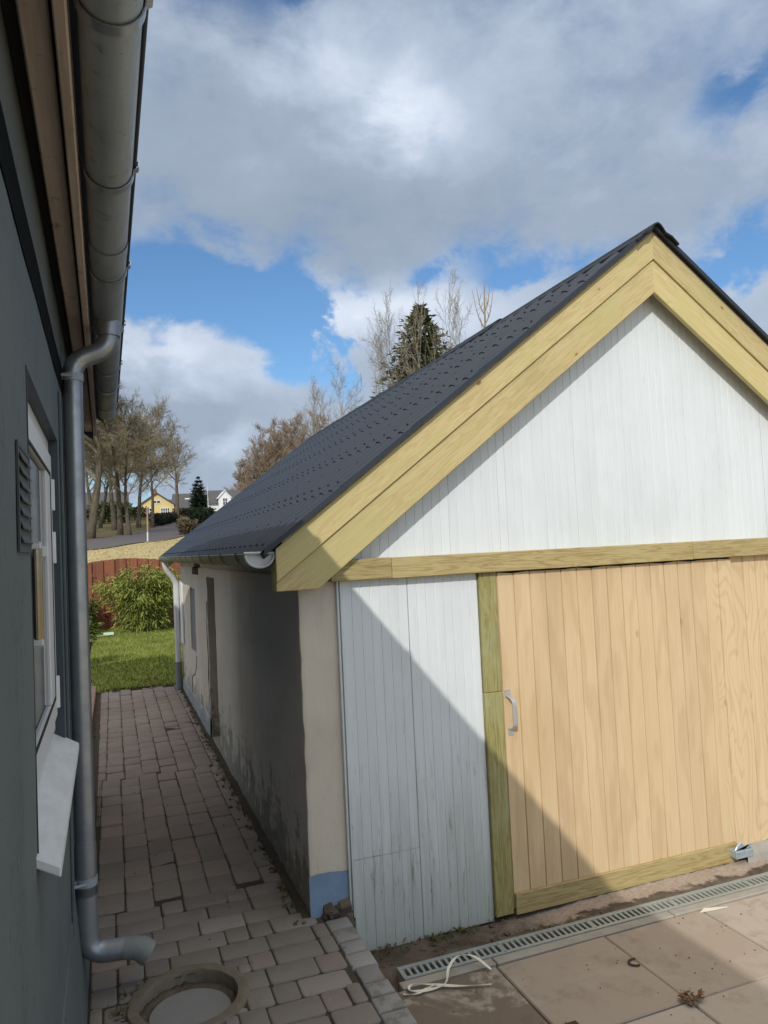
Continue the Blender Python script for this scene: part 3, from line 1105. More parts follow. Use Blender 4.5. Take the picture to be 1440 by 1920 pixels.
# grey kerb stones along the courtyard edge
g = G()
y = 3.50
while y > -1.2:
    L = rnd.uniform(.10, .125)
    x0, x1 = .893 + rnd.gauss(0, .003), 1.003 + rnd.gauss(0, .004)
    a = [(x0, y - L + .004), (x1, y - L + .004 + rnd.gauss(0, .004)), (x1, y - .003), (x0, y - .003)]
    zt = rnd.gauss(-.004, .004)
    b = .012
    ci = sum(p[0] for p in a) / 4, sum(p[1] for p in a) / 4
    ins = lambda k: [(ci[0] + (p[0] - ci[0]) * k, ci[1] + (p[1] - ci[1]) * k) for p in a]
    vs = [(p[0], p[1], -.24) for p in a] + [(p[0], p[1], zt - .012) for p in a] + [(p[0], p[1], zt - .004) for p in ins(.95)] + [(p[0], p[1], zt) for p in ins(.84)]
    fs = [(k * 4 + i, k * 4 + (i + 1) % 4, k * 4 + 4 + (i + 1) % 4, k * 4 + 4 + i) for k in range(3) for i in range(4)] + [(12, 13, 14, 15)]
    g.add(vs, fs, min(1, max(0, rnd.gauss(.55, .3))))
    y -= L
structure(g.obj('kerb', M['kerb'], smooth=True))

# terrace beside the far half of the path
g = G()
for i in range(20):
    for j in range(21):
        g.box(-3.05 + i * .14 + .003, -3.05 + (i + 1) * .14 - .003, 6.42 + j * .212 + .003, 6.42 + (j + 1) * .212 - .003, -.1, .055 + rnd.gauss(0, .002), rnd.random())
structure(g.obj('terrace', M['terrace'], bevel=.006))

# ------------------------------------------------------------------ courtyard
CZ = -.15
g = G()
rnd = random.Random(5)
for i in range(9):
    for j in range(8):
        x0 = 1.010 + (i - 1) * .582 + .555 if i else 1.010
        x1 = 1.010 + i * .582 + .555
        y1 = 3.075 - j * .56
        y0 = y1 - .56
        dz = rnd.gauss(0, .003)
        tx, ty = rnd.gauss(0, .004), rnd.gauss(0, .004)
        v, e = .006, .004
        vs = []
        cx, cy = (x0 + x1) / 2, (y0 + y1) / 2
        for ins, z in ((0, -.06), (0, -.006), (.005, 0)):
            for ux, uy in ((x0 + e + ins, y0 + e + ins), (x1 - e - ins, y0 + e + ins), (x1 - e - ins, y1 - e - ins), (x0 + e + ins, y1 - e - ins)):
                vs.append((ux, uy, CZ + z + dz + (ux - cx) * tx + (uy - cy) * ty))
        fs = [(k * 4 + a, k * 4 + (a + 1) % 4, k * 4 + 4 + (a + 1) % 4, k * 4 + 4 + a) for k in range(2) for a in range(4)] + [(8, 9, 10, 11)]
        g.add(vs, fs, rnd.random())
structure(g.obj('courtyard_paving', M['slab']))
# narrow concrete border beside the drain
g = G()
x = 1.115
while x < 6.0:
    L = 1.0 if x > 1.2 else .46
    g.box(x + .003, x + L - .003, 3.081, 3.132, CZ - .06, CZ + .001 + rnd.gauss(0, .001), rnd.random())
    x += L
structure(g.obj('drain_border', M['concrete'], bevel=.004))
# soil, sand and old mortar under and around
g = G()
rows = []
for j in range(90):
    yy = -1.6 + j * (3.60 + 1.6) / 89 if j < 40 else .7 + (j - 40) * (3.62 - .7) / 49
    r = []
    for i in range(150):
        xx = 1.0 + i * 5.2 / 149
        z = -.172 + .008 * mnoise.noise(Vector((xx * 7, yy * 7, 1)))
        if yy > 3.24:
            z = -.158 - .055 * min(1, (yy - 3.24) / .16) + .016 * mnoise.noise(Vector((xx * 6, yy * 8, 1))) + .012 * mnoise.noise(Vector((xx * 22, yy * 22, 5)))
            if xx > 2.1:                                  # old concrete threshold
                s = min(1, max(0, (yy - 3.31 - .03 * mnoise.noise(Vector((xx * 5, 0, 2)))) / .03)) * min(1, (xx - 2.1) / .3)
                z += .022 * s
        elif yy > 3.12 and xx > 1.12:
            z = -.235
        r.append((xx, yy, z))
    rows.append(r)
g.sheet(rows)
structure(g.obj('soil', M['dirt'], smooth='all'))

# linear drain
dr = thing('drain_channel', 'galvanised slotted drain channel set in the paving along the garage front', 'drain', (1.16, 3.185, CZ))
g = G()
g.box(1.15, 5.6, 3.136, 3.141, -.23, CZ + .002)
g.box(1.15, 5.6, 3.232, 3.238, -.23, CZ + .002)
g.box(1.15, 5.6, 3.142, 3.231, -.235, -.228)
g.box(1.15, 1.156, 3.142, 3.231, -.227, CZ + .001)
g.obj('channel', M['grate'], dr)
x = 1.157
while x < 5.2:
    gg = G()
    L = .5
    gg.box(x, x + L - .003, 3.142, 3.156, CZ - .014, CZ + .001)
    gg.box(x, x + L - .003, 3.217, 3.231, CZ - .014, CZ + .001)
    k = x
    while k < x + L - .006:
        gg.box(k, k + .013, 3.157, 3.216, CZ - .012, CZ)
        k += .0305
    gg.obj('grate', M['grate'], dr)
    x += L

# manhole
mh = thing('manhole', 'round concrete manhole ring with a sunken grey concrete lid below the downpipe spout', 'manhole', (MH[0], MH[1], 0))
g = G()
n = 64
prof = [(.190, -.12), (.190, .002), (.193, .007), (.212, .009), (.231, .008), (.236, .003), (.239, -.008), (.239, -.12)]
g.lathe(prof, MH[0], MH[1], n)
for i, v in enumerate(g.v):
    q = mnoise.noise(Vector((v[0] * 16, v[1] * 16, v[2] * 9)))
    d = Vector((v[0] - MH[0], v[1] - MH[1], 0)).normalized() * q * .006
    g.v[i] = (v[0] + d.x, v[1] + d.y, v[2] + q * .004)
g.obj('ring', M['ring_concrete'], mh, smooth=True)
g = G()
g.lathe([(.0005, -.05), (.14, -.048), (.156, -.05), (.160, -.056), (.160, -.09), (.0005, -.09)], MH[0] + .004, MH[1] - .006, n)
g.obj('lid', M['lid_concrete'], mh, smooth=True)
g = G()
g.lathe([(.150, -.066), (.170, -.056), (.187, -.040), (.187, -.10), (.150, -.10)], MH[0], MH[1], n)
for i, v in enumerate(g.v):
    g.v[i] = (v[0], v[1], v[2] + .012 * mnoise.noise(Vector((v[0] * 40, v[1] * 40, 0))))
g.obj('sand_fill', M['dirt'], mh, smooth='all')


# ------------------------------------------------------------------ garage
GX0, GX1, GY0, GY1 = .839, 5.181, 3.54, 10.25
RX, S = 3.01, .76                    # ridge position, roof slope
ga = thing('garage', 'white gabled outbuilding with pine boarded sliding door and dark corrugated roof', 'garage', ((GX0 + GX1) / 2, (GY0 + GY1) / 2, 0))


def wn(a, b, c=0.0, amp=.007):
    return amp * (mnoise.noise(Vector((a * 3.1, b * 3.1, c))) + .6 * mnoise.noise(Vector((a * 9, b * 9, c + 5))))


# plastered masonry: strip that runs along the front pillar, round the corner and down the side
hz = [-.22 + .04 * i for i in range(47)]                    # up to 1.62
path = [(1.045 - .02 * i, GY0) for i in range(10)] + [(GX0 + .012, GY0), (GX0 + .002, GY0 + .003), (GX0, GY0 + .014)] + \
       [(GX0, GY0 + .05 * i) for i in range(1, 135)] + [(GX0 + .01, GY1), (GX0 + .3, GY1), (GX1, GY1), (GX1, GY0 + .1)]
bm = bmesh.new()
vv = []
s_acc = 0
for k, (px, py) in enumerate(path):
    colv = []
    for z in hz:
        n_ = wn(px + py, z, 1.0)
        cornerw = max(0, 1 - abs(math.hypot(px - GX0, py - GY0)) / .12)
        n_ += cornerw * .006 * mnoise.noise(Vector((z * 11, 3, 3)))
        if py <= GY0 + .001:
            q = (px, py + n_ * .5, z)
        elif px <= GX0 + .02 and py < GY1:
            if py < GY0 + .02:
                q = (px + n_ * .8, py + n_ * .4, z)
            else:
                q = (px + n_, py, z)
        else:
            q = (px, py, z)
        colv.append(bm.verts.new(q))
    vv.append(colv)


def opening(y, z):
    if 6.76 < y < 7.27 and .04 < z < 1.53:
        return True
    if 8.42 < y < 8.98 and .66 < z < 1.40:
        return True
    if 8.0 < y < 8.62 and 1.535 < z < 1.62:
        return True
    return False


for k in range(len(path) - 1):
    for i in range(len(hz) - 1):
        my = (path[k][1] + path[k + 1][1]) / 2
        mz = (hz[i] + hz[i + 1]) / 2
        if path[k][0] <= GX0 + .001 and path[k + 1][0] <= GX0 + .001 and opening(my, mz):
            continue
        bm.faces.new((vv[k][i], vv[k + 1][i], vv[k + 1][i + 1], vv[k][i + 1]))
bm.verts.ensure_lookup_table()
be = [e for e in bm.edges if len(e.link_faces) == 1 and all(v.co.x < GX0 + .05 and 5 < v.co.y < 9.6 for v in e.verts) and
      (any(opening(e.verts[0].co.y + dy, e.verts[0].co.z + dz) for dy in (-.04, .04) for dz in (-.03, .03)))]
r = bmesh.ops.extrude_edge_only(bm, edges=be)
for v in [q for q in r['geom'] if isinstance(q, bmesh.types.BMVert)]:
    v.co.x += .16
bmesh.ops.recalc_face_normals(bm, faces=bm.faces)
me = bpy.data.meshes.new('wall')
bm.to_mesh(me)
bm.free()
me.polygons.foreach_set('use_smooth', [True] * len(me.polygons))
me.set_sharp_from_angle(angle=R(50))
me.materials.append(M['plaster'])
o = bpy.data.objects.new('wall', me)
COL.objects.link(o)
o.parent = ga
o.matrix_parent_inverse = WM['garage'].inverted()

# timber wall plate above the masonry, just under the eaves
for q in ((GX0 + .02, GX0 + .12, GY0 + .02, 8.0, 1.6, 1.86), (GX0 + .02, GX0 + .12, 8.64, GY1, 1.6, 1.86), (GX1 - .12, GX1 - .02, GY0 + .1, GY1, 1.6, 1.86)):
    g = G()
    g.box(*q)
    g.obj('wall_plate', M['plaster'], ga)
g = G()
g.box(GX0 + .10, GX0 + .14, 7.98, 8.66, 1.5, 1.7)
g.obj('vent_opening', M['dark_hole'], ga)
# side door: a narrow weathered plank door in its recess
g = G()
for k in range(4):
    g.box(GX0 + .10 + rnd.uniform(0, .004), GX0 + .135, 6.765 + k * .127, 6.765 + k * .127 + .122, .03, 1.54, rnd.random())
g.obj('side_door', M['grey_old_wood'], ga, bevel=.004)
# old blocked window: grey boards with a rounded head
bw = G()
poly = [(8.42, .64), (8.99, .64), (8.99, 1.25)] + [(8.705 + .285 * math.cos(a), 1.25 + .14 * math.sin(a)) for a in [math.pi * i / 10 for i in range(1, 10)]] + [(8.42, 1.25)]
bw.prism(poly, GX0 + .012, GX0 + .06, 'x')
bo = bw.obj('window_shutter', M['grey_old_wood'], ga, bevel=.006)
g = G()
g.box(GX0 + .06, GX0 + .15, 8.40, 9.0, .62, 1.42)
g.obj('window_recess', M['dark_hole'], ga)
# white sheet standing in for the sunlit patch of wall near the back corner
g = G()
g.prism([(9.86, .62), (10.22, .62), (10.22, 1.44), (9.95, 1.44), (9.86, 1.38)], GX0 - .022, GX0 - .004, 'x')
g.obj('sunlit_patch', M['far_white'], ga, bevel=.003)
# cracks
g = G()
for pts in ([(8.42, .64), (8.55, .52), (8.75, .40), (9.0, .33), (9.1, .12), (9.3, -.02)], [(7.34, 1.3), (7.36, 1.0), (7.33, .75), (7.37, .55), (7.34, .2)],
            [(7.75, .2), (7.9, .12), (8.0, .02)]):
    P = [(GX0 - .001 + wn(GX0 + a, b, 1.0), a, b) for a, b in pts]
    g.tube(smooth_path(P, 5), .006, 5)
g.obj('crack', M['dark_hole'], ga)
# plinth
g = G()
for (ya, yb, zt) in ((7.31, 7.95, .19), (7.97, 8.75, .17), (8.77, 10.22, .15)):
    n = int((yb - ya) / .06)
    rows = []
    for z, dx in ((-.1, .016), (zt * .4, .014), (zt - .02, .011), (zt, .006), (zt + .004, -.01)):
        rows.append([(GX0 - dx - wn(ya + i * .06, z, 9, .006), ya + (yb - ya) * i / n, z + wn(i * .21, ya, 4, .03)) for i in range(n + 1)])
    g.sheet(rows)
g.obj('plinth', M['plinth'], ga, smooth='all')
# blue painted foot of the front pillar, ragged at both edges
g = G()
xs_ = [GX0 - .004 + (1.042 - GX0 + .004) * i / 14 for i in range(15)]
rows = []
for t in [i / 8 for i in range(9)]:
    r = []
    for i, xx in enumerate(xs_):
        zt = .196 + wn(xx * 3, 0, 2, .012)
        zb = -.03 + (max(0, xx - .93) * .75) + wn(xx * 4, 1, 2, .012)
        r.append((xx, GY0 - .006 + wn(xx, t, 7, .003), zb + (zt - zb) * t))
    rows.append(r)
g.sheet(rows)
g.obj('painted_foot', M['blue_paint'], ga, smooth='all')
g = G()
for k in range(26):
    cx, cz = rnd.uniform(.91, 1.04), rnd.uniform(-.10, .03)
    s_ = rnd.uniform(.012, .03)
    g.box(-s_, s_, -s_, s_, -s_, s_, 0, Matrix.Translation((cx, 3.535, cz)) @ Matrix.Rotation(rnd.uniform(0, 3), 4, 'X') @ Matrix.Rotation(rnd.uniform(0, 3), 4, 'Z'))
rb = g.obj('broken_masonry', M['dirt'], ga, bevel=.005)

# white boarding with V grooves
def boarding(x0, x1, pitch, y, zb, zt, depth=.004, wob=.0, d=.018, seams=()):
    """vertical boards; zb/zt are functions of x"""
    g = G()
    x = x0
    while x < x1 - .004:
        xe = min(x + pitch, x1)
        gv = min(.0035, (xe - x) / 4)
        pr = [(x, depth), (x + gv, 0), (xe - gv, 0), (xe, depth)]
        yo = wob * rnd.gauss(0, 1)
        t = rnd.random()
        o_ = len(g.v)
        for a, b in pr:
            g.v.append((a, y + b + yo, zb(a)))
            g.v.append((a, y + b + yo, zt(a)))
        for i in range(3):
            g.f.append((o_ + 2 * i, o_ + 2 * i + 2, o_ + 2 * i + 3, o_ + 2 * i + 1))
            g.t.append(t)
        # bottom and back so that it has a thickness
        o2 = len(g.v)
        g.v += [(x, y + d, zb(x)), (xe, y + d, zb(xe)), (x, y + d, zt(x)), (xe, y + d, zt(xe))]
        g.f += [(o2, o2 + 1, o_ + 6, o_), (o2 + 2, o2 + 3, o2 + 1, o2), (o_ + 1, o_ + 7, o2 + 3, o2 + 2)]
        g.t += [t, t, t]
        x = xe
    return g


PB = -.212
g = boarding(1.052, 1.4025, .0500, 3.522, lambda x: .2365, lambda x: 1.60, .0022, .0004)
g2 = boarding(1.052, 1.4025, .0500, 3.5215, lambda x: PB, lambda x: .235, .0022, .0004)
g3 = boarding(1.404, 1.800, .0495, 3.522, lambda x: PB + .004, lambda x: 1.60, .0022, .0004)
for q in (g2, g3):
    o_ = len(g.v)
    g.v += q.v
    g.f += [tuple(i + o_ for i in f) for f in q.f]
    g.t += q.t
side_panel = g.obj('side_panel', M['white_wood'], ga)
g = G()
g.box(1.028, 1.040, 3.520, 3.548, -.02, 1.60, .7)
g.box(1.042, 1.0505, 3.512, 3.545, -.03, 1.60, .3)
g.obj('edge_strip', M['white_wood'], ga, bevel=.002)
# lining behind the boarding so no light leaks
g = G()
g.box(1.046, 5.05, 3.56, 3.60, -.2, 1.75)
g.obj('backing', M['dark_hole'], ga)

zr = lambda x: 3.43 - S * abs(x - RX)          # underside of the roof along the gable
g = boarding(1.02, 5.02, .0498, 3.540, lambda x: 1.66, lambda x: max(1.67, zr(x) - .02), .0024, .0004)
g.obj('gable_boarding', M['white_wood'], ga)

# cross beam
g = G()
g.box(.99, 1.306, 3.470, 3.56, 1.590, 1.694, .2)
g.box(1.3075, 3.2, 3.4705, 3.56, 1.588, 1.692, .75)
g.box(3.2015, 5.19, 3.470, 3.56, 1.589, 1.693, .5)
g.obj('cross_beam', M['beam'], ga, bevel=.003)
# door post, in two lengths
g = G()
g.box(1.803, 1.905, 3.502, 3.56, .96, 1.588, .45)
g.box(1.801, 1.906, 3.500, 3.56, -.185, .9585, .6)
g.obj('door_post', M['post'], ga, bevel=.003)

# sliding door
g = boarding(1.909, 3.512, .0995, 3.503, lambda x: -.16, lambda x: 1.578 + .004 * math.sin(x * 37), .009, .0012)
door = g.obj('sliding_door', M['door'], ga)
g = G()
g.box(1.912, 3.395, 3.484, 3.5015, -.188, -.082, .5)
g.obj('bottom_rail', M['beam'], door, bevel=.003)
# handle: bow handle of flat steel
hx = 1.945
H = elbow([(hx - .012, 3.502, .935), (hx, 3.455, .915), (hx, 3.455, .775), (hx - .0, 3.502, .752)], .02, 5)
g = G()
o_ = 0
rows = []
for k, p in enumerate(H):
    d = (H[min(k + 1, len(H) - 1)] - H[max(k - 1, 0)]).normalized()
    nrm = Vector((1, 0, 0))
    b_ = d.cross(nrm).normalized()
    rows.append([p + nrm * .011 + b_ * .0025, p - nrm * .011 + b_ * .0025, p - nrm * .011 - b_ * .0025, p + nrm * .011 - b_ * .0025, p + nrm * .011 + b_ * .0025])
g.sheet(rows)
g.box(hx - .026, hx + .006, 3.498, 3.5015, .925, .965)
g.box(hx - .016, hx + .016, 3.498, 3.5015, .728, .765)
for zz_ in (.945, .745):
    g.tube([(hx - .006, 3.499, zz_), (hx - .006, 3.494, zz_)], [.006, .005], 8)
g.obj('handle', M['steel'], door)
# boarding to the right of the sliding door, set back
g = boarding(3.516, 5.04, .0985, 3.522, lambda x: -.124, lambda x: 1.60, .008, .0012)
g.obj('fixed_boarding', M['door'], ga)
g = G()
g.box(3.33, 3.46, 3.43, 3.50, -.152, -.108)
g.prism([(3.33, -.107), (3.46, -.107), (3.445, -.075), (3.41, -.10), (3.38, -.06), (3.345, -.085)], 3.44, 3.452, 'y')
dg = g.obj('door_guide', M['tape'], ga, bevel=.004)

g = G()
rows = []
for q, (yy, zz_) in enumerate(((3.435, -.24), (3.44, -.15), (3.455, -.128), (3.56, -.122))):
    rows.append([(3.42 + 1.75 * i / 50, yy + .012 * mnoise.noise(Vector((i * .4, q, 1))), zz_ + (.010 * mnoise.noise(Vector((i * .5, q, 7))) if q else 0)) for i in range(51)])
g.sheet(rows)
g.obj('threshold', M['concrete'], ga, smooth='all')

# barge boards (two per side): built flat along x, then turned to the slope
TH = math.atan(S)


def board(name, poly, y0, y1, ang, tint, mat):
    ca, sa = math.cos(ang), math.sin(ang)
    # world (x,z) = Rot(ang) * local
    loc = [(x * ca + z * sa, -x * sa + z * ca) for x, z in poly]
    g = G()
    g.prism(loc, y0, y1, 'y', tint)
    ob = g.obj(name, mat, None, bevel=.003)
    ob.rotation_euler = (0, -ang, 0)
    ob.parent = ga
    ob.matrix_parent_inverse = WM['garage'].inverted()
    return ob


AP = 3.506          # apex of the upper board
zt_ = lambda x, d: AP - d - S * abs(x - RX)
for sgn in (-1, 1):
    xe = RX + sgn * (RX - .714)
    f = lambda x, d: (x, zt_(x, d))
    lowx = lambda d, z: RX + sgn * (AP - d - z) / S
    up = [f(RX, 0), f(RX, .157), f(xe, .157), f(xe, 0)]
    zb_ = 1.562
    lo = [f(RX, .1585), f(RX, .352), (lowx(.352, zb_), zb_), (xe, zb_), f(xe, .1585)]
    if sgn < 0:
        board('bargeboard', up, 3.425, 3.447, sgn * -TH, .62, M['barge'])
        board('bargeboard', lo, 3.436, 3.466, sgn * -TH, .35, M['barge'])
    else:
        board('bargeboard', up, 3.4255, 3.447, sgn * -TH, .15, M['barge'])
        board('bargeboard', lo, 3.4365, 3.466, sgn * -TH, .80, M['barge'])
    # overhang boards behind the barge, between it and the gable
    g = G()
    q = [f(RX, .06), f(RX, .20), f(xe, .20), f(xe, .06)]
    g.prism(q, 3.4665, 3.538, 'y', .4)
    g.obj('verge_rafter', M['barge'], ga)
    # the far barge
    g = G()
    g.prism([f(RX, .0), f(RX, .2), f(xe, .2), f(xe, 0)], 11.30, 11.33, 'y', .4)
    g.obj('bargeboard', M['barge'], ga)

# corrugated roof, laid in courses
RY0, RY1 = 3.402, 11.42
PITCH = .177
NC = 6
EX = .655
sheet_z = lambda x: 1.769 + S * (x - .713)      # mean plane (left)


def prof(y):
    t = ((y - RY0) / PITCH) % 1.0
    w = math.cos(2 * math.pi * t)
    return .024 * math.copysign(abs(w) ** .5, w) - .004


ysamp = [RY0 + PITCH / 10 * i for i in range(int((RY1 - RY0) / (PITCH / 10)) + 1)]
nrm = Vector((-S, 0, 1)).normalized()
g = G()
sc = G()
dxc = (RX - EX) / NC
for side in (-1, 1):
    def P(xl, y, off):
        x = xl + (-nrm.x * -off if False else nrm.x * off)
        z = sheet_z(xl) + nrm.z * off
        return (x, y, z) if side < 0 else (2 * RX - x, y, z)
    for c in range(NC):
        xa, xb = EX + c * dxc, EX + (c + 1) * dxc + (.035 if c < NC - 1 else -.005)
        lift0, lift1 = (.008, .001) if c else (.008, .001)
        rows = [[P(xa, y, prof(y) + lift0 - .007) for y in ysamp],
                [P(xa, y, prof(y) + lift0) for y in ysamp],
                [P((xa + xb) / 2, y, prof(y) + (lift0 + lift1) / 2) for y in ysamp],
                [P(xb, y, prof(y) + lift1) for y in ysamp]]
        g.sheet(rows)
        rows = [[P(xa, y, prof(y) + lift0 - .007) for y in ysamp], [P(xb, y, prof(y) + lift1 - .006) for y in ysamp]]
        g.sheet(rows)
        if side < 0:
            k = 0
            y = RY0 + PITCH
            while y < RY1 - .1:
                for xo, big in ((.05, 1), (.05 + dxc * .42, .55)):
                    if big < 1 and (k + c) % 2:
                        continue
                    xx = xa + xo
                    b0 = Vector(P(xx, y + rnd.gauss(0, .006), .020 + lift0 - .006))
                    sc.tube([b0, b0 + nrm * .003, b0 + nrm * .004, b0 + nrm * .012 * big], [.012 * big, .011 * big, .007 * big, .006 * big], 7)
                y += PITCH
                k += 1
    # verge trims closing the sheet edges
    for (ya, yb) in ((RY0 - .006, RY0 + .004), (RY1 - .004, RY1 + .006)):
        q = [(EX + .0, sheet_z(EX) + .006), (RX, sheet_z(RX) + .006), (RX, sheet_z(RX) + .033), (EX + .0, sheet_z(EX) + .033)]
        if side > 0:
            q = [(2 * RX - a, b) for a, b in q]
        g.prism(q, ya, yb, 'y')
roof = g.obj('roof', M['roof'], ga, smooth=True)
for side in (-1, 1):
    q = [(EX + .09, sheet_z(EX + .09) - .036), (RX, sheet_z(RX) - .036), (RX, sheet_z(RX) + .004), (EX + .09, sheet_z(EX + .09) + .004)]
    if side > 0:
        q = [(2 * RX - u_, v_) for u_, v_ in q]
    gb = G()
    gb.prism(q, 3.428, 3.47, 'y', .1)
    gb.obj('verge_batten', M['twig_red'], roof)
so = sc.obj('roof_screws', M['screw'], roof)
so['kind'] = 'stuff'
# roof deck so nothing shows through
g = G()
q = [(.74, 1.742), (RX, 1.742 + S * (RX - .74)), (2 * RX - .74, 1.742), (2 * RX - .74, 1.72), (RX, 1.79 + S * (RX - .74) - .09), (.74, 1.72)]
g.prism(q, 3.56, 11.29, 'y')
g.obj('roof_deck', M['barge'], ga)
# ridge caps
y = RY0 - .03
k = 0
while y < RY1 - .1:
    L = .92
    ye = min(y + L + .06, RY1 + .03)
    g = G()
    rows = []
    for yy, up in ((y, .004), (y + .02, .006), (ye, .0)):
        r = []
        pts = [(-.145, -.145 * S + .030), (-.10, -.10 * S + .036)] + [(-.055 + .11 * i / 8, -.045 +   .052 * math.sin(math.pi * i / 8) + .024) for i in range(9)] + [(.10, -.10 * S + .036), (.145, -.145 * S + .030)]
        for a, b in pts:
            r.append((RX + a + .004 * math.sin(k * 2.1), yy, sheet_z(RX) + b + up - .004 + .004 * math.sin(k * 3.7)))
        rows.append(r)
    g.sheet(rows)
    rows2 = [[(a, b, c - .010) for a, b, c in r] for r in rows]
    g.sheet(rows2)
    n_ = len(rows[0])
    g.sheet([rows[0], rows2[0]])
    g.sheet([[q[0] for q in rows], [q[0] for q in rows2]])
    g.sheet([[q[-1] for q in rows], [q[-1] for q in rows2]])
    g.obj('ridge_cap', M['ridge'], roof, smooth=True)
    y += L
    k += 1

# gutter on the path side
GCX, GLZ, GR = .643, 1.738, .064
g = G()
sec = [(GCX + GR * math.cos(a), GLZ + .86 * GR * math.sin(a)) for a in [math.pi + math.pi * i / 14 for i in range(15)]]
sec = [(GCX - GR - .006, GLZ + .004), (GCX - GR - .004, GLZ + .008)] + sec + [(GCX + GR, GLZ + .012)]
g.sheet([[(a, y, b) for a, b in sec] for y in (3.46, 5.5, 8, 10.3)])
inn = [(GCX + (a - GCX) * .96, GLZ + (b - GLZ) * .96) for a, b in sec]
g.sheet([[(a, y, b) for a, b in inn] for y in (3.46, 5.5, 8, 10.3)])
gut = g.obj('gutter', M['green_zinc'], ga, smooth=True)
g = G()
cap_poly = [(GCX + (GR + .003) * math.cos(a), GLZ + .86 * (GR + .003) * math.sin(a)) for a in [math.pi + math.pi * i / 16 for i in range(17)]] + [(GCX + GR + .004, GLZ + .010), (GCX - GR - .010, GLZ + .014)]
g.prism(cap_poly, 3.452, 3.458, 'y')
rim = smooth_path([(a, 3.446, b) for a, b in cap_poly[:17]] , 2)
g.tube(rim, .007, 8)
g.tube([(cap_poly[17][0], 3.446, cap_poly[17][1] - .004), (cap_poly[18][0], 3.446, cap_poly[18][1] - .004)], .007, 8)
g.obj('end_cap', M['white_gutter'], gut, bevel=.002)
g = G()
g.prism(cap_poly, 10.3, 10.31, 'y')
g.obj('end_cap', M['green_zinc'], gut)
for k in range(13):
    y = 3.72 + k * .545
    g = G()
    P = [(GCX + (GR + .008) * math.cos(a), y, GLZ + .86 * (GR + .009) * math.sin(a)) for a in [math.pi + math.pi * i / 12 for i in range(13)]]
    P = [(GCX - GR + .012, y, GLZ + .016), (GCX - GR - .010, y, GLZ + .014)] + P + [(GCX + GR + .004, y, GLZ + .03), (.80, y, 1.80)]
    rows = [[(a, b - .013, c) for a, b, c in P], [(a, b + .013, c) for a, b, c in P]]
    g.sheet(rows)
    rows2 = [[(a + (GCX - a) * .05, b, c + (GLZ - c) * .05) for a, b, c in r] for r in rows]
    g.sheet(rows2)
    g.obj('gutter_bracket', M['zinc_dark'], gut, smooth=True)
# swan neck and downpipe at the far end
P = elbow([(GCX, 10.18, GLZ - .06), (GCX, 10.18, 1.60), (.775, 10.20, 1.42), (.775, 10.20, -.06)], .07, 7)
g = G()
g.tube(P, .037, 16)
dp = g.obj('downpipe', M['bright_pipe'], ga, smooth=True)
g = G()
g.tube([(.775, 10.20, .36), (.775, 10.20, -.08)], .042, 16)
g.tube([(.775, 10.20, .362), (.775, 10.20, .35)], .046, 16)
g.obj('pipe_sleeve', M['spout'], dp, smooth=True)

# ------------------------------------------------------------------ house (local frame: u out of the wall, v along it)
HR = .008
ho = thing('house', 'dark grey rendered house whose eaves, gutter and white window line the path', 'house', (-.155, 0, 0), HR)
Hh = WM['house'].inverted()


def L(x, y, z):
    q = Hh @ Vector((x, y, z))
    return (q.x, q.y, q.z)


V0, V1, D = -4.0, 5.93, -7.4
RU, RS = -3.7, .78                  # ridge, roof slope
EZ = 2.875                          # roof edge height at u = .17
wv0, wv1, wz0, wz1 = 1.80, 2.90, 1.095, 2.185
bm = bmesh.new()


def hw(v, z):
    return .004 * mnoise.noise(Vector((v * 1.6, z * 1.6, 3))) + .0016 * mnoise.noise(Vector((v * 7, z * 7, 1)))


vs_ = sorted(set([round(V0 + .1 * i, 4) for i in range(int((V1 - V0) / .1))] + [wv0, wv1, V1]))
zs_ = sorted(set([round(-.25 + .1 * i, 4) for i in range(32)] + [wz0, wz1, 2.92]))
gv = {}
for i, v in enumerate(vs_):
    for j, z in enumerate(zs_):
        gv[i, j] = bm.verts.new((hw(v, z), v, z))
for i in range(len(vs_) - 1):
    for j in range(len(zs_) - 1):
        mv, mz = (vs_[i] + vs_[i + 1]) / 2, (zs_[j] + zs_[j + 1]) / 2
        if wv0 < mv < wv1 and wz0 < mz < wz1:
            continue
        bm.faces.new((gv[i, j], gv[i + 1, j], gv[i + 1, j + 1], gv[i, j + 1]))


def quad(*p):
    bm.faces.new([bm.verts.new(q) for q in p])


quad((0, V1, -.25), (D, V1, -.25), (D, V1, 2.9), (0, V1, 2.9))
bm.faces.new([bm.verts.new(q) for q in ((0, V1, 2.9), (D, V1, 2.9), (RU, V1, 2.9 + RS * 3.7))])
quad((D, V0, -.25), (0, V0, -.25), (0, V0, 2.9), (D, V0, 2.9))
bm.faces.new([bm.verts.new(q) for q in ((0, V0, 2.9), (D, V0, 2.9), (RU, V0, 2.9 + RS * 3.7))])
quad((D, V0, -.25), (D, V1, -.25), (D, V1, 2.9), (D, V0, 2.9))
me = bpy.data.meshes.new('wall')
bm.to_mesh(me)
bm.free()
me.polygons.foreach_set('use_smooth', [True] * len(me.polygons))
me.set_sharp_from_angle(angle=R(30))
me.materials.append(M['house_wall'])
o = bpy.data.objects.new('wall', me)
COL.objects.link(o)
o.parent = ho


def hobj(g, name, mat, parent=None, **kw):
    return g.obj(name, mat, parent or ho, world=False, **kw)


# painted black band under the eaves
g = G()
n = 60
rows = [[(.003 + hw(V0 + (V1 - V0) * i / n, z), V0 + (V1 - V0) * i / n, z + .006 * mnoise.noise(Vector((i * .4, z, 0)))) for i in range(n + 1)] for z in (2.445, 2.50, 2.565)]
g.sheet(rows)
hobj(g, 'frieze_band', M['black_band'], smooth='all')
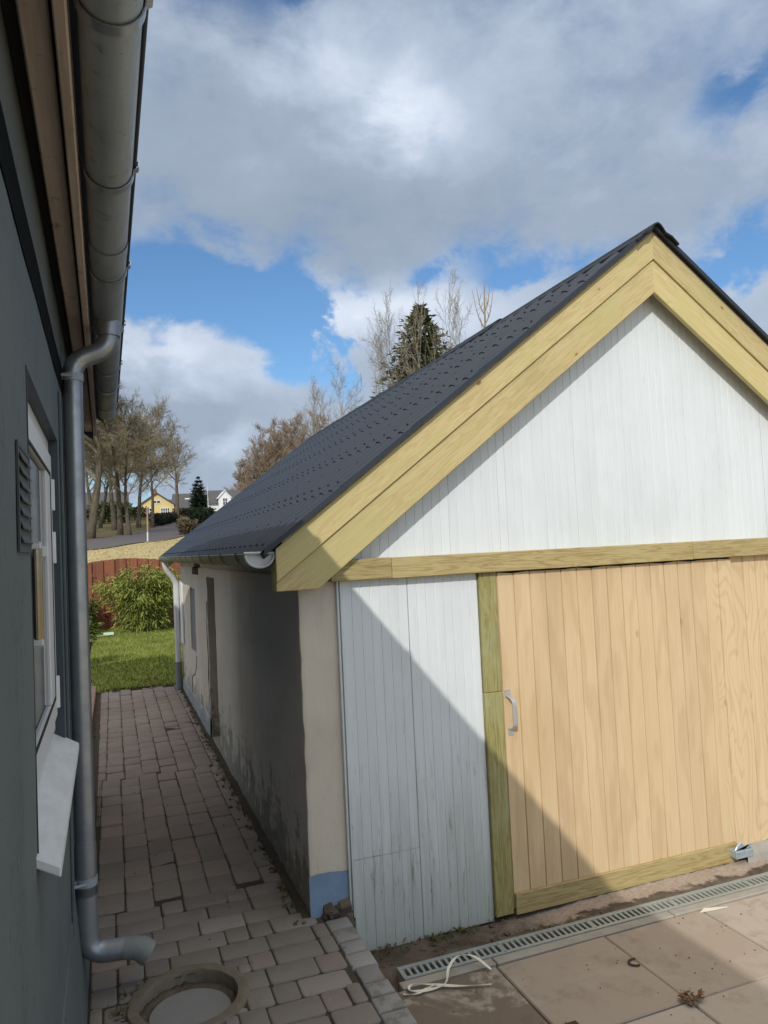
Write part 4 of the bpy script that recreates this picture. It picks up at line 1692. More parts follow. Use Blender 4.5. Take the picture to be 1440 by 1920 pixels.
# plinth
g = G()
g.prism([(-.02, -.25), (.040, -.25), (.040, .0), (.034, .04), (.003, .42), (-.02, .42)], V0, 6.02, 'y')
hobj(g, 'plinth', M['house_wall'], bevel=.006)
# reveal of the window
g = G()
dpt = -.075
g.box(dpt, .0025, wv1, wv1 + .004, wz0, wz1)
g.box(dpt, .0025, wv0 - .004, wv0, wz0, wz1)
g.box(dpt, .0025, wv0 - .004, wv1 + .004, wz1, wz1 + .004)
g.box(dpt, .0, wv0, wv1, wz0 - .004, wz0)
hobj(g, 'window_reveal', M['reveal'])
# window
win = G()
fu0, fu1 = -.085, -.028


def frame_rect(g, a0, a1, b0, b1, w, u0, u1, t=0.0):
    g.box(u0, u1, a0, a0 + w, b0, b1, t)
    g.box(u0, u1, a1 - w, a1, b0, b1, t)
    g.box(u0, u1, a0 + w, a1 - w, b0, b0 + w, t)
    g.box(u0, u1, a0 + w, a1 - w, b1 - w, b1, t)


frame_rect(win, wv0 + .002, wv1 - .002, wz0 + .065, wz1 - .002, .055, fu0, fu1)
wo = hobj(win, 'window', M['frame_white'], bevel=.003)
s = G()
frame_rect(s, wv0 + .062, wv1 - .062, wz0 + .125, wz1 - .062, .075, fu0 + .004, fu1 + .012)
s.box(fu0 + .005, fu1 + .0115, wv1 - .30, wv1 - .137, wz0 + .20, wz1 - .137)
s.box(fu0 + .006, fu1 + .007, wv0 + .13, wv1 - .13, 1.765, 1.80)
sash = hobj(s, 'sash', M['frame_white'], wo, bevel=.004)
s = G()
frame_rect(s, wv0 + .128, wv1 - .128, wz0 + .191, wz1 - .128, .008, fu1 - .004, fu1 + .0135)
hobj(s, 'gasket', M['gasket'], sash)
s = G()
s.box(fu1 - .006, fu1 + .001, wv0 + .13, wv1 - .13, wz0 + .19, wz1 - .13)
hobj(s, 'pane', M['glass'], sash)
for zc in (1.985, 1.80, 1.30):
    s = G()
    s.box(fu1 - .002, fu1 + .016, wv1 - .095, wv1 - .035, zc - .05, zc + .05)
    s.tube([(fu1 + .014, wv1 - .062, zc - .055), (fu1 + .014, wv1 - .062, zc + .055)], .008, 10)
    hobj(s, 'hinge', M['frame_white'], wo, bevel=.003)
s = G()
s.tube([(.0, 1.955, 1.565), (.0, 1.955, 1.785)], .0125, 14)
hobj(s, 'pull_bar', M['brass'], sash, smooth=True)
for zc in (1.560, 1.790):
    s = G()
    s.box(fu1 + .010, .012, 1.942, 1.970, zc - .010, zc + .010)
    hobj(s, 'bar_bracket', M['steel'], sash, bevel=.004)
# sloping sill board
s = G()
s.prism([(-.05, 1.155), (.047, 1.098), (.047, 1.074), (-.05, 1.13)], wv0 - .03, wv1 + .02, 'y')
sb = hobj(s, 'sill', M['sill'], bevel=.003)
# vent grille
s = G()
s.box(.001, .004, 1.545, 1.775, 1.772, 1.985)
vg = hobj(s, 'vent_grille', M['vent'], bevel=.001)
s = G()
frame_rect(s, 1.545, 1.775, 1.772, 1.985, .010, .004, .0055)
for k in range(7):
    z = 1.786 + k * .027
    s.prism([(.004, z + .020), (.004, z + .017), (.009, z + .003), (.0105, z + .005)], 1.575, 1.745, 'y')
hobj(s, 'louvre', M['vent'], vg)
# loose cable between window and pipe
s = G()
s.tube(smooth_path([(.006, 3.06, 2.4), (.007, 3.05, 1.9), (.006, 3.07, 1.3), (.007, 3.06, .7), (.006, 3.05, .05)], 6), .006, 6)
hobj(s, 'cable', M['house_wall'], smooth=True)

# eaves: soffit, fascia
VE = 6.30
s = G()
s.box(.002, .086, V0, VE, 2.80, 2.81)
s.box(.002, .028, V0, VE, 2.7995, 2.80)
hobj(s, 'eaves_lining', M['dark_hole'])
s = G()
s.box(.030, .084, V0, 2.93, 2.762, 2.785, .2)
s.box(.031, .084, 2.936, VE, 2.765, 2.787, .7)
hobj(s, 'soffit', M['soffit'], bevel=.004)
s = G()
s.box(.092, .116, V0, 3.55, 2.735, 2.93, .2)
s.box(.092, .116, 3.554, VE, 2.736, 2.93, .7)
hobj(s, 'fascia', M['soffit'], bevel=.003)
# roof
s = G()
rz_ = lambda u: EZ + RS * (.17 - u)
for (e, dz0, dz1) in ((0, -.05, 0),):
    s.prism([(.17, rz_(.17) - .035), (RU, rz_(RU) - .05), (RU, rz_(RU)), (.17, rz_(.17))], V0 - .3, VE + .02, 'y')
    s.prism([(2 * RU - .17, rz_(.17) - .035), (RU, rz_(RU) - .0505), (RU, rz_(RU) - .0005), (2 * RU - .17, rz_(.17))], V0 - .3, VE + .02, 'y')
hr = hobj(s, 'roof', M['far_roof'])
s = G()
s.prism([(.09, rz_(.09) - .05), (RU, rz_(RU) - .06), (RU, rz_(RU) - .22), (.09, rz_(.09) - .24)], VE - .03, VE, 'y')
s.prism([(.05, rz_(.05) - .06), (RU, rz_(RU) - .07), (RU, rz_(RU) - .09), (.05, rz_(.05) - .08)], V1, VE - .031, 'y')
hobj(s, 'verge_board', M['reveal'], hr)

# gutter of the house
gu, gz_, gr = .192, 2.815, .060
secA = [math.pi + math.pi * i / 18 for i in range(19)]
s = G()
sec = [(gu - gr, gz_ + .02)] + [(gu + gr * math.cos(a), gz_ + gr * math.sin(a)) for a in secA] + [(gu + gr + .003, gz_ + .012), (gu + gr - .006, gz_ + .016)]
VG = 5.66
runs = [(V0, 2.62), (2.60, VG)]
for k, (a, b) in enumerate(runs):
    sc_ = 1.0 if k == 0 else 1.015
    for q in (1.0, .965):
        s.sheet([[(gu + (u - gu) * sc_ * q, v, gz_ + (z - gz_) * sc_ * q) for u, z in sec] for v in [a + (b - a) * i / 14 for i in range(15)]])
hg = hobj(s, 'gutter', M['zinc_gutter'], smooth=True)
s = G()
s.tube([(gu + gr + .004, V0, gz_ + .014), (gu + gr + .004, VG, gz_ + .014)], .0085, 10)
hobj(s, 'gutter_bead', M['zinc_dark'], hg, smooth=True)  # near-black colour paints in the shade on the zinc bead
s = G()
s.prism([(gu + (gr + .002) * math.cos(a), gz_ + (gr + .002) * math.sin(a)) for a in secA], VG, VG + .008, 'y')
hobj(s, 'end_cap', M['zinc_gutter'], hg)
s = G()
P = [(gu + (gr + .003) * math.cos(a), gz_ + (gr + .003) * math.sin(a)) for a in secA]
s.sheet([[(a, v, b) for a, b in P] for v in (2.56, 2.66)])
s.sheet([[(gu + (a - gu) * .99, v, gz_ + (b - gz_) * .99) for a, b in P] for v in (2.56, 2.66)])
hobj(s, 'gutter_joint', M['zinc_gutter'], hg, smooth=True)
for v in (.15, .80, 1.44, 2.10, 2.83, 3.55, 4.28, 4.75, 5.35):
    s = G()
    rr = gr + .0065
    P = [(gu - gr - .016, gz_ + .02)] + [(gu + rr * math.cos(a), gz_ + rr * math.sin(a)) for a in secA]
    P += [(gu + rr + .012, gz_ + .008), (gu + rr + .014, gz_ + .024), (gu + rr - .002, gz_ + .030), (gu + rr - .012, gz_ + .022)]
    Q = [(gu + (a - gu) * .955, gz_ + (b - gz_) * .955) for a, b in P]
    s.sheet([[(a, v + d_, b) for a, b in P] for d_ in (-.014, .014)])
    s.sheet([[(a, v + d_, b) for a, b in Q] for d_ in (-.014, .014)])
    for d_ in (-.014, .014):
        s.sheet([[(a, v + d_, b) for a, b in P], [(a, v + d_, b) for a, b in Q]])
    hobj(s, 'gutter_bracket', M['zinc'], hg, smooth=True)

# downpipe with swan neck
pv = 3.33
s = G()
s.tube([(gu, pv, 2.765), (gu, pv, 2.70)], [.050, .048], 20)
P = elbow([(gu, pv, 2.74), (gu, pv, 2.645), (.045, pv - .01, 2.585), (.045, pv - .01, 2.50)], .065, 8)
s.tube(P, .040, 20)
pipe = hobj(s, 'downpipe', M['zinc'], smooth=True)
s = G()
s.tube([(.045, pv - .01, 2.52), (.045, pv - .01, .52)], .039, 24)
s.tube([(.045, pv - .01, .60), (.045, pv - .01, .40)], .0415, 24)
P = elbow([(.045, pv - .01, .46), (.045, pv - .01, .165), (.19, pv - .03, .165)], .075, 10)
s.tube(P, .0415, 24)
hobj(s, 'pipe_run', M['zinc'], pipe, smooth=True)
for zc in (2.515, .455):
    s = G()
    s.tube([(.045, pv - .01, zc - .016), (.045, pv - .01, zc + .016)], .0435, 24)
    s.box(-.01, .02, pv - .035, pv - .015, zc - .012, zc + .012)
    s.tube([(.0, pv - .06, zc), (.045, pv - .055, zc)], .007, 8)
    hobj(s, 'pipe_clamp', M['zinc_gutter'], pipe, smooth=True)
s = G()
a0, a1, a2, a3 = Vector((.185, pv - .03, .165)), Vector((.215, pv - .035, .164)), Vector((.245, pv - .04, .156)), Vector((.275, pv - .045, .132))
s.tube([a0, a1, a2, a3], [.043, .044, .047, .050], 22, cap=False)
s.tube([a3, a2, a1], [.047, .044, .040], 22, cap=False)
o_ = len(s.v)
hobj(s, 'spout', M['spout'], pipe, smooth=True)

# ------------------------------------------------------------------ garden
# fence of upright boards, alternately in front of and behind the rails
fe = thing('board_fence', 'red brown fence of upright boards with arched top behind the lawn', 'fence', (-.4, 19.6, 0))
rnd = random.Random(21)
boards_f = G()
x = -4.2
k = 0


def ftop(x):
    t = ((x + .62) / 1.82) % 1.0
    return 1.66 + .075 * math.sin(math.pi * t) + .02


while x < 3.4:
    w = .145
    yo = 19.58 if k % 2 else 19.625
    a, b = x, x + w
    n_ = 4
    pts = [(a, -.02)] + [(b, -.02)] + [(b - (b - a) * i / n_, ftop(b - (b - a) * i / n_) + rnd.gauss(0, .006)) for i in range(n_ + 1)]
    boards_f.prism(pts, yo, yo + .02, 'y', rnd.random())
    x += .132
    k += 1
boards_f.obj('board_panel', M['fence'], fe)
for i in range(5):
    px = -.62 - 1.82 * 2 + i * 1.82
    g = G()
    g.box(px - .05, px + .05, 19.648, 19.74, -.05, 1.62, .2)
    g.obj('fence_post', M['fence'], fe, bevel=.006)
for zz_ in (.35, 1.32):
    g = G()
    g.box(-4.2, 3.4, 19.602, 19.623, zz_, zz_ + .09, .1)
    g.obj('rail', M['fence'], fe)


def leaf_bush(name, label, cat, loc, rx, ry, h, n, mat, ll=.15, lw=.011, seed=1, stems=40, droop=1.0, dry=None, group=None):
    """arching stems that carry narrow hanging leaves"""
    rnd = random.Random(seed)
    t = thing(name, label, cat, loc, 0, group)
    st, lf, dr_ = G(), G(), G()
    tips = []
    for i in range(stems):
        a, q = rnd.uniform(0, 6.283), math.sqrt(rnd.random())
        bx, by = math.cos(a) * rx * .45 * q, math.sin(a) * ry * .45 * q
        H = h * rnd.uniform(.6, 1.0) * (1 - .25 * q)
        ex, ey = math.cos(a) * rx * q * rnd.uniform(.7, 1.05), math.sin(a) * ry * q * rnd.uniform(.7, 1.05)
        P = [Vector((bx, by, 0)), Vector((bx + (ex - bx) * .3, by + (ey - by) * .3, H * .55)), Vector((bx + (ex - bx) * .65, by + (ey - by) * .65, H * .92)), Vector((ex, ey, H * rnd.uniform(.85, 1.02)))]
        P = smooth_path(P, 4)
        st.tube(P, [.007 * (1 - .7 * k / len(P)) for k in range(len(P))], 4, cap=False)
        tips.append(P)
    m = int(n / len(tips))
    for P in tips:
        for k in range(m):
            u = rnd.random() ** .8 * (len(P) - 1.001)
            i = int(u)
            p = P[i].lerp(P[i + 1], u - i)
            r_ = .17 * rnd.random() ** .6
            a = rnd.uniform(0, 6.283)
            p = p + Vector((math.cos(a) * r_, math.sin(a) * r_, rnd.uniform(-.12, .08)))
            if p.z < .03:
                continue
            out = Vector((p.x / max(rx, .1), p.y / max(ry, .1), .25)) + Vector((rnd.gauss(0, .6), rnd.gauss(0, .6), rnd.gauss(-.35 * droop, .4)))
            d = out.normalized()
            s_ = d.cross(Vector((rnd.gauss(0, .5), rnd.gauss(0, .5), 1))).normalized()
            l_ = ll * rnd.uniform(.6, 1.25)
            w_ = lw * rnd.uniform(.7, 1.3)
            mid = p + d * l_ * .5
            tip = p + d * l_ + Vector((0, 0, -.25 * l_ * droop))
            tgt = dr_ if (dry and p.z > h * dry and rnd.random() < .75) else lf
            tgt.add([p, mid + s_ * w_, tip, mid - s_ * w_], [(0, 1, 2, 3)], min(1, max(0, rnd.gauss(.5, .24))))
    so_ = st.obj('stem', M['twig'], t, world=False, normals=False)
    lo_ = lf.obj('foliage', mat, t, world=False, normals=False)
    if dr_.v:
        dr_.obj('dry_top', M['bamboo_dry'], t, world=False, normals=False)
    return t


leaf_bush('bamboo_bush', 'large yellow green bamboo bush with drooping leaves in front of the red brown fence', 'bush', (.64, 18.55, 0), 1.10, .7, 1.78, 10500, M['bamboo_leaf'], .15, .0125, 4, 60)
leaf_bush('bamboo_bush', 'tall orange brown dry bamboo clump behind the large green bush, against the fence', 'bush', (1.05, 19.15, 0), .75, .25, 1.85, 2600, M['bamboo_dry'], .13, .012, 9, 30, .6)
leaf_bush('bamboo_bush', 'small dark green bush half hidden by the house downpipe, in front of the fence', 'bush', (-.80, 19.0, 0), .5, .45, 1.12, 2600, M['shrub_leaf'], .11, .018, 6, 26, .7)
leaf_bush('potted_plant', 'leafy green plant overhanging a dark pot beside the lawn at the house corner', 'plant', (-.56, 13.2, .36), .27, .27, .50, 700, M['shrub_leaf'], .10, .02, 8, 14, 1.0)
pt = thing('plant_pot', 'dark brown tapered plant pot standing where the terrace meets the lawn', 'pot', (-.56, 13.2, 0))
g = G()
g.lathe([(.002, .0), (.15, .0), (.175, .2), (.20, .36), (.215, .36), (.215, .40), (.19, .40), (.185, .34), (.002, .33)], 0, 0, 28, closed=False)
g.obj('pot_body', M['pot'], pt, world=False, smooth=True)

g = G()
g.tube(smooth_path([(-.62, 17.45, .05), (-.40, 17.70, .06), (-.22, 17.95, .05)], 5), .010, 6)
g.box(-.24, -.02, 18.05, 18.24, .03, .085)
tag(g.obj('plastic_tray', M['pale_green'], None, bevel=.01), 'pale green plastic tray with thin handle lying on the sunny lawn', 'tray')


def weeds(name, spots, mat, seed=2):
    rnd = random.Random(seed)
    g = G()
    for (x, y, z, s_, n) in spots:
        for k in range(n):
            a = rnd.uniform(0, 6.283)
            l_ = s_ * rnd.uniform(.5, 1.2)
            d = Vector((math.cos(a), math.sin(a), rnd.uniform(.2, 1.6))).normalized()
            p = Vector((x + rnd.gauss(0, s_ * .35), y + rnd.gauss(0, s_ * .35), z))
            s2 = d.cross(Vector((0, 0, 1))).normalized() * l_ * rnd.uniform(.08, .2)
            m_ = p + d * l_ * .6
            g.add([p, m_ + s2, p + d * l_ + Vector((0, 0, -.2 * l_)), m_ - s2], [(0, 1, 2, 3)], rnd.random())
    o = g.obj(name, mat, normals=False)
    o['kind'] = 'stuff'
    return o


sp = []
rnd = random.Random(31)
for i in range(190):
    y = 3.6 + (10.3 - 3.6) * rnd.random()
    sp.append((GX0 - .035 - abs(rnd.gauss(0, .02)), y, -.0, rnd.uniform(.012, .04), rnd.randint(3, 8)))
for i in range(60):
    c = rnd.choice([0, 1, 1, 2, 3, 4, 5, 6])
    x = -.235 + .1385 * c
    y = rnd.uniform(6.8, 10.6)
    sp.append((x + rnd.gauss(0, .004), y, -.006, rnd.uniform(.012, .030), rnd.randint(3, 7)))
for i in range(80):
    sp.append((-.235 + rnd.uniform(-.02, .02), rnd.uniform(4.0, 10.6), -.004, rnd.uniform(.01, .03), 4))
for i in range(60):
    sp.append((rnd.uniform(-.25, .8), 10.6 + rnd.gauss(0, .05), 0, .05, 6))
for i in range(70):
    a = rnd.uniform(2.2, 4.6)
    sp.append((MH[0] + .255 * math.cos(a) + rnd.gauss(0, .015), MH[1] + .255 * math.sin(a) + rnd.gauss(0, .015), -.006, rnd.uniform(.012, .03), 5))
weeds('weeds', sp, M['weed'])
sp = []
for i in range(46):
    x = rnd.uniform(1.05, 1.9)
    sp.append((x, 3.50 + rnd.gauss(0, .02), -.205, rnd.uniform(.015, .05), 6))
for i in range(26):
    sp.append((1.03 + rnd.gauss(0, .02), rnd.uniform(3.2, 3.5), -.18, rnd.uniform(.02, .05), 6))
weeds('courtyard_weeds', sp, M['weed'], 5)
# grit and pebbles
rnd = random.Random(8)
g = G()
for i in range(760):
    if i < 420:
        x, y = rnd.uniform(1.05, 4.2), rnd.uniform(3.25, 3.50)
        z = -.158 - .055 * min(1, (y - 3.24) / .16) + .004
        s_ = rnd.uniform(.0015, .006) if i > 14 else rnd.uniform(.01, .016)
    elif i < 540:
        x, y, z = rnd.uniform(-.2, .82), rnd.uniform(2.6, 9), .0
        s_ = rnd.uniform(.0015, .004)
    elif i < 660:
        x, y, z = GX0 - .04 - abs(rnd.gauss(0, .03)), rnd.uniform(3.5, 9), .004
        s_ = rnd.uniform(.003, .012)
    else:
        x, y, z = rnd.uniform(1.05, 4), rnd.uniform(2.3, 3.05), -.149
        s_ = rnd.uniform(.0015, .0035)
    g.box(-s_, s_, -s_ * .8, s_ * .8, -s_ * .6, s_ * .6, rnd.random(), Matrix.Translation((x, y, z)) @ Matrix.Rotation(rnd.uniform(0, 3), 4, 'Z') @ Matrix.Rotation(rnd.uniform(-.6, .6), 4, 'X'))
o = g.obj('gravel', M['dirt'], bevel=.001)
o['kind'] = 'stuff'

# small things on the courtyard
def ribbon(name, pts, w, mat, label, cat, th=.0012):
    P = smooth_path(pts, 8)
    g = G()
    top, bot = [], []
    for i, p in enumerate(P):
        d = P[min(i + 1, len(P) - 1)] - P[max(i - 1, 0)]
        d.normalize()
        s_ = d.cross(Vector((0, 0, 1)))
        s_ = s_.normalized() if s_.length > 1e-4 else Vector((1, 0, 0))
        tw = math.sin(i * .35) * .5
        s2 = (s_ * math.cos(tw) + Vector((0, 0, 1)) * math.sin(tw)) * w
        top.append((p - s2 + Vector((0, 0, th)), p + s2 + Vector((0, 0, th))))
        bot.append((p - s2 - Vector((0, 0, th)), p + s2 - Vector((0, 0, th))))
    rows = [[t[0], t[1], b[1], b[0], t[0]] for t, b in zip(top, bot)]
    g.sheet(rows)
    return tag(g.obj(name, mat, smooth=True), label, cat)


ribbon('packing_strap', [(1.52, 3.035, -.140), (1.47, 3.10, -.105), (1.40, 3.115, -.095), (1.335, 3.075, -.11), (1.29, 3.02, -.138), (1.20, 3.015, -.142), (1.135, 3.04, -.140), (1.16, 3.07, -.136),
                         (1.24, 3.035, -.139), (1.34, 2.985, -.142), (1.47, 2.94, -.143)], .0055, M['strap'], 'white plastic packing strap in a loop across the end of the drain channel', 'strap')
ribbon('packing_strap', [(1.10, 3.03, -.142), (1.15, 3.012, -.143), (1.20, 3.02, -.140), (1.255, 3.03, -.136)], .005, M['strap'], 'short white plastic strap on the damp slab next to the longer loop', 'strap')
g = G()
P = [(2.126 + .032 * math.cos(a), 2.82 + .026 * math.sin(a), -.143) for a in [1.0 + .42 * i for i in range(10)]]
g.tube(P, .0042, 6)
tag(g.obj('twig', M['twig_dark'], None, smooth=True), 'dark curled twig like a letter C lying on a sunlit slab', 'twig')
g = G()
rnd = random.Random(3)
for k in range(46):
    a = rnd.uniform(0, 6.28)
    d = Vector((math.cos(a), math.sin(a), rnd.uniform(-.1, .7)))
    p = Vector((2.155 + rnd.gauss(0, .020), 2.515 + rnd.gauss(0, .018), -.146 + abs(rnd.gauss(0, .008))))
    l_ = rnd.uniform(.012, .035)
    s_ = d.cross(Vector((0, 0, 1))).normalized() * l_ * .3
    g.add([p, p + d * l_ * .5 + s_, p + d * l_, p + d * l_ * .5 - s_], [(0, 1, 2, 3)], rnd.random())
tag(g.obj('dry_leaves', M['leaf_dry'], None, normals=False), 'small clump of dry brown leaves caught where four paving slabs meet', 'leaves')
g = G()
g.box(1.50, 1.645, 2.53, 2.575, CZ + .001, CZ + .022)
tag(g.obj('wood_offcut', M['offcut'], None, bevel=.004), 'dark brown wood offcut lying on the slabs at the bottom edge of the picture', 'offcut')
g = G()
g.prism([(2.70, 3.045), (2.745, 3.068), (2.86, 3.03), (2.78, 3.035)], CZ + .002, CZ + .006, 'z')
tag(g.obj('wood_splinter', M['strap'], None), 'thin pale wood splinter beside the drain channel in the sun', 'splinter')

# ------------------------------------------------------------------ far houses
def wall_gable(g, x0, x1, y0, y1, zb, ze, za):
    xm = (x0 + x1) / 2
    g.prism([(x0, zb), (x1, zb), (x1, ze), (xm, za), (x0, ze)], y0, y1, 'y')


def gable_roof(g, x0, x1, y0, y1, ze, za, ov=.35, th=.22):
    xm = (x0 + x1) / 2
    sl = (za - ze) / (xm - x0)
    for s_, e in ((1, x0), (-1, x1)):
        xo = e - s_ * ov
        zo = ze - ov * sl
        g.prism([(xo, zo + .02), (xm, za + .02), (xm, za + th + .02), (xo, zo + th + .02)], y0 - ov, y1 + ov, 'y')


def far_window(parent, x0, x1, z0, z1, y, nx=3, nz=2):
    g = G()
    g.box(x0 + .02, x1 - .02, y - .02, y + .05, z0 + .02, z1 - .02)
    w = g.obj('window', M['far_window'], parent)
    g = G()
    b = .11
    g.box(x0, x1, y - .09, y - .025, z0, z0 + b)
    g.box(x0, x1, y - .09, y - .025, z1 - b, z1)
    for i in range(nx + 1):
        xx = x0 + (x1 - x0 - b) * i / nx
        g.box(xx, xx + b, y - .092, y - .026, z0 + .001, z1 - .001)
    for i in range(1, nz):
        zz_ = z0 + (z1 - z0) * i / nz
        g.box(x0, x1, y - .088, y - .027, zz_ - .04, zz_ + .04)
    g.obj('window_frame', M['far_white'], w)


yh = thing('yellow_house', 'yellow rendered house with white framed windows behind the bare trees up the hill', 'house', (8.3, 153, 9.4))
g = G()
wall_gable(g, 5.15, 11.55, 150, 160, 8.6, 11.85, 14.05)
g.obj('wall', M['yellow_wall'], yh)
g = G()
gable_roof(g, 5.15, 11.55, 150, 160, 11.85, 14.05)
rf = g.obj('roof', M['far_roof'], yh)
g = G()
g.box(8.0, 8.7, 154, 154.7, 13.6, 15.2)
g.obj('chimney', M['red_wall'], rf)
far_window(yh, 6.25, 7.55, 9.95, 11.25, 150, 2)
far_window(yh, 9.0, 10.75, 9.95, 11.25, 150, 4)
far_window(yh, 7.55, 9.1, 12.1, 12.75, 150, 2, 1)

bh = thing('brick_house', 'low brick house with dark roof between the yellow house and the small conifer', 'house', (14.2, 164, 10))
g = G()
g.box(11.9, 17.4, 160.2, 168, 9.0, 11.7)
g.obj('wall', M['red_wall'], bh)
g = G()
g.prism([(159.6, 11.65), (164.1, 13.9), (168.6, 11.65)], 11.6, 17.7, 'x')
g.obj('roof', M['far_roof'], bh)
far_window(bh, 12.6, 13.7, 10.3, 11.3, 160.2, 2)
g = G()
g.box(14.6, 17.2, 160.05, 160.17, 10.2, 10.75)
g.obj('white_board', M['far_white'], bh)
bh2 = thing('grey_roofed_house', 'house of which only the steep dark grey roof shows behind the small conifer', 'house', (17, 180, 11))
g = G()
g.box(14.0, 20.5, 176.5, 184, 10, 13.0)
g.obj('wall', M['white_wall'], bh2)
g = G()
g.prism([(176, 12.9), (180, 16.4), (184.6, 12.9)], 13.6, 20.9, 'x')
g.obj('roof', M['far_roof'], bh2)
g = G()
g.prism([(177.1, 14.3), (177.8, 14.95), (177.7, 15.1), (177.0, 14.45)], 16.2, 17.2, 'x')
g.obj('skylight', M['far_white'], bh2)

wh = thing('white_house', 'white house with a white gable and dark roof on the hilltop beyond the flagpole', 'house', (23, 174, 11.5))
g = G()
g.box(18.9, 28.5, 171, 179, 10.5, 13.35)
g.obj('wall', M['white_wall'], wh)
g = G()
g.prism([(170.4, 13.2), (175, 16.6), (179.6, 13.2)], 18.5, 28.9, 'x')
g.obj('roof', M['far_roof'], wh)
g = G()
wall_gable(g, 22.9, 25.6, 169.5, 171, 10.5, 14.5, 15.95)
g.obj('gable', M['far_white'], wh)
g = G()
gable_roof(g, 22.9, 25.6, 169.5, 175, 14.5, 15.95, .25, .16)
g.obj('gable_roof', M['far_white'], wh)
far_window(wh, 23.7, 24.8, 12.7, 14.4, 169.5, 2, 2)

gh = thing('brown_house', 'long brown roofed house glimpsed between the tree trunks far to the left', 'house', (-3, 190, 12))
g = G()
g.box(-9.5, 3.6, 186, 196, 11, 14.2)
g.obj('wall', M['white_wall'], gh)
g = G()
g.prism([(185.4, 14.1), (191, 18.0), (196.6, 14.1)], -10, 4.1, 'x')
g.obj('roof', M['far_roof'], gh)

fp = thing('flagpole', 'tall white flagpole in front of the white house on the hilltop', 'flagpole', (15.1, 125, 8.2))
g = G()
g.tube([(0, 0, -.2), (0, 0, 5.3)], [.065, .045], 8)
g.obj('pole', M['far_white'], fp, world=False)
g = G()
g.lathe([(.001, 5.26), (.08, 5.3), (.10, 5.36), (.06, 5.42), (.001, 5.44)], 0, 0, 10, closed=False)
g.obj('finial', M['far_white'], fp, world=False)
rp = thing('roadside_post', 'thin reddish post with a pale foot standing at the near edge of the road', 'post', (2.25, 52.5, 2.7))
g = G()
g.tube([(0, 0, -.2), (0.02, 0, .75)], [.055, .052], 8)
g.obj('post_foot', M['bright_pipe'], rp, world=False)
g = G()
g.tube([(0.02, 0, .75), (.05, 0, 2.35)], [.05, .042], 8)
g.obj('post_shaft', M['pole_wood'], rp, world=False)


# ------------------------------------------------------------------ trees
def bare_tree_meshes(h, spread, r0, seed, up=.35, first=.28, limbs=11, sub=8, tw=7, fine=4, leader=True, lean=0.0, twr=.014):
    rnd = random.Random(seed)
    T, C = G(), G()

    def wander(p, d, length, n, wob, lift):
        P = [Vector(p)]
        d = Vector(d).normalized()
        for i in range(n):
            d = (d + Vector((rnd.gauss(0, wob), rnd.gauss(0, wob), rnd.gauss(0, wob) + lift))).normalized()
            P.append(P[-1] + d * length / n)
        return P

    def at(P, u):
        u = min(u, .999) * (len(P) - 1)
        i = int(u)
        return P[i].lerp(P[i + 1], u - i), (P[i + 1] - P[i]).normalized()

    trunk = wander((0, 0, -.4), (lean, 0, 1), h * (.97 if leader else .6), 10, .07, .05)
    rad = [r0 * (1.25 if i == 0 else 1) * (1 - .93 * (i / 10) ** .9) + .012 for i in range(11)]
    T.tube(trunk, rad, 9, cap=True)

    def side(d, spreadang):
        a = rnd.uniform(0, 6.283)
        ax = Vector((math.cos(a), math.sin(a), rnd.gauss(0, .3)))
        o = (ax - d * ax.dot(d)).normalized()
        return (d * math.cos(spreadang) + o * math.sin(spreadang)).normalized()
    for i in range(limbs):
        u = first + (1 - first) * ((i + rnd.random() * .8) / limbs) ** .9
        p, d = at(trunk, u)
        ang = R(rnd.uniform(38, 72) * (1.1 - .35 * u))
        dd = side(d, ang)
        Lm = spread * rnd.uniform(.75, 1.15) * (1.12 - .62 * max(0, (u - first) / (1 - first)))
        P1 = wander(p, dd, Lm, 6, .16, up * .28)
        rb = max(.03, r0 * .42 * (1.1 - .7 * u))
        C.tube(P1, [rb * (1 - .8 * k / 6) for k in range(7)], 5, cap=False)
        for j in range(sub):
            p2, d2 = at(P1, .22 + .78 * (j + rnd.random()) / sub)
            L2 = Lm * rnd.uniform(.28, .5)
            P2 = wander(p2, side(d2, R(rnd.uniform(25, 60))), L2, 4, .2, up * .3)
            rb2 = max(.018, rb * .4)
            C.tube(P2, [rb2 * (1 - .75 * k / 4) for k in range(5)], 4, cap=False)
            for k in range(tw):
                p3, d3 = at(P2, .15 + .85 * (k + rnd.random()) / tw)
                L3 = L2 * rnd.uniform(.35, .6)
                P3 = wander(p3, side(d3, R(rnd.uniform(25, 60))), L3, 3, .22, up * .3)
                C.tube(P3, [twr * 1.2, twr, twr * .8, twr * .4], 3, cap=False)
                for m in range(fine):
                    p4, d4 = at(P3, .2 + .8 * (m + rnd.random()) / fine)
                    P4 = wander(p4, side(d4, R(rnd.uniform(20, 55))), L3 * rnd.uniform(.4, .7), 2, .2, up * .3)
                    C.tube(P4, [twr * .75, twr * .6, twr * .3], 3, cap=False)
    return T, C


_tree_cache = {}


def tree(key, args, name, label, cat, loc, scale, rz, bark, twig, group):
    if key not in _tree_cache:
        T, C = bare_tree_meshes(**args)
        t = thing(name, label, cat, loc, rz, group)
        a = T.obj('trunk', bark, t, world=False, normals=False, smooth='all')
        b = C.obj('crown', twig, t, world=False, normals=False, smooth='all')
        _tree_cache[key] = (a, b)
    else:
        t = thing(name, label, cat, loc, rz, group)
        for s_, mt in zip(_tree_cache[key], (bark, twig)):
            c = s_.copy()
            c.parent = t
            COL.objects.link(c)
            if c.data.materials[0] != mt:
                c.material_slots[0].link = 'OBJECT'
                c.material_slots[0].material = mt
    t.scale = (scale[0], scale[0], scale[1])
    return t


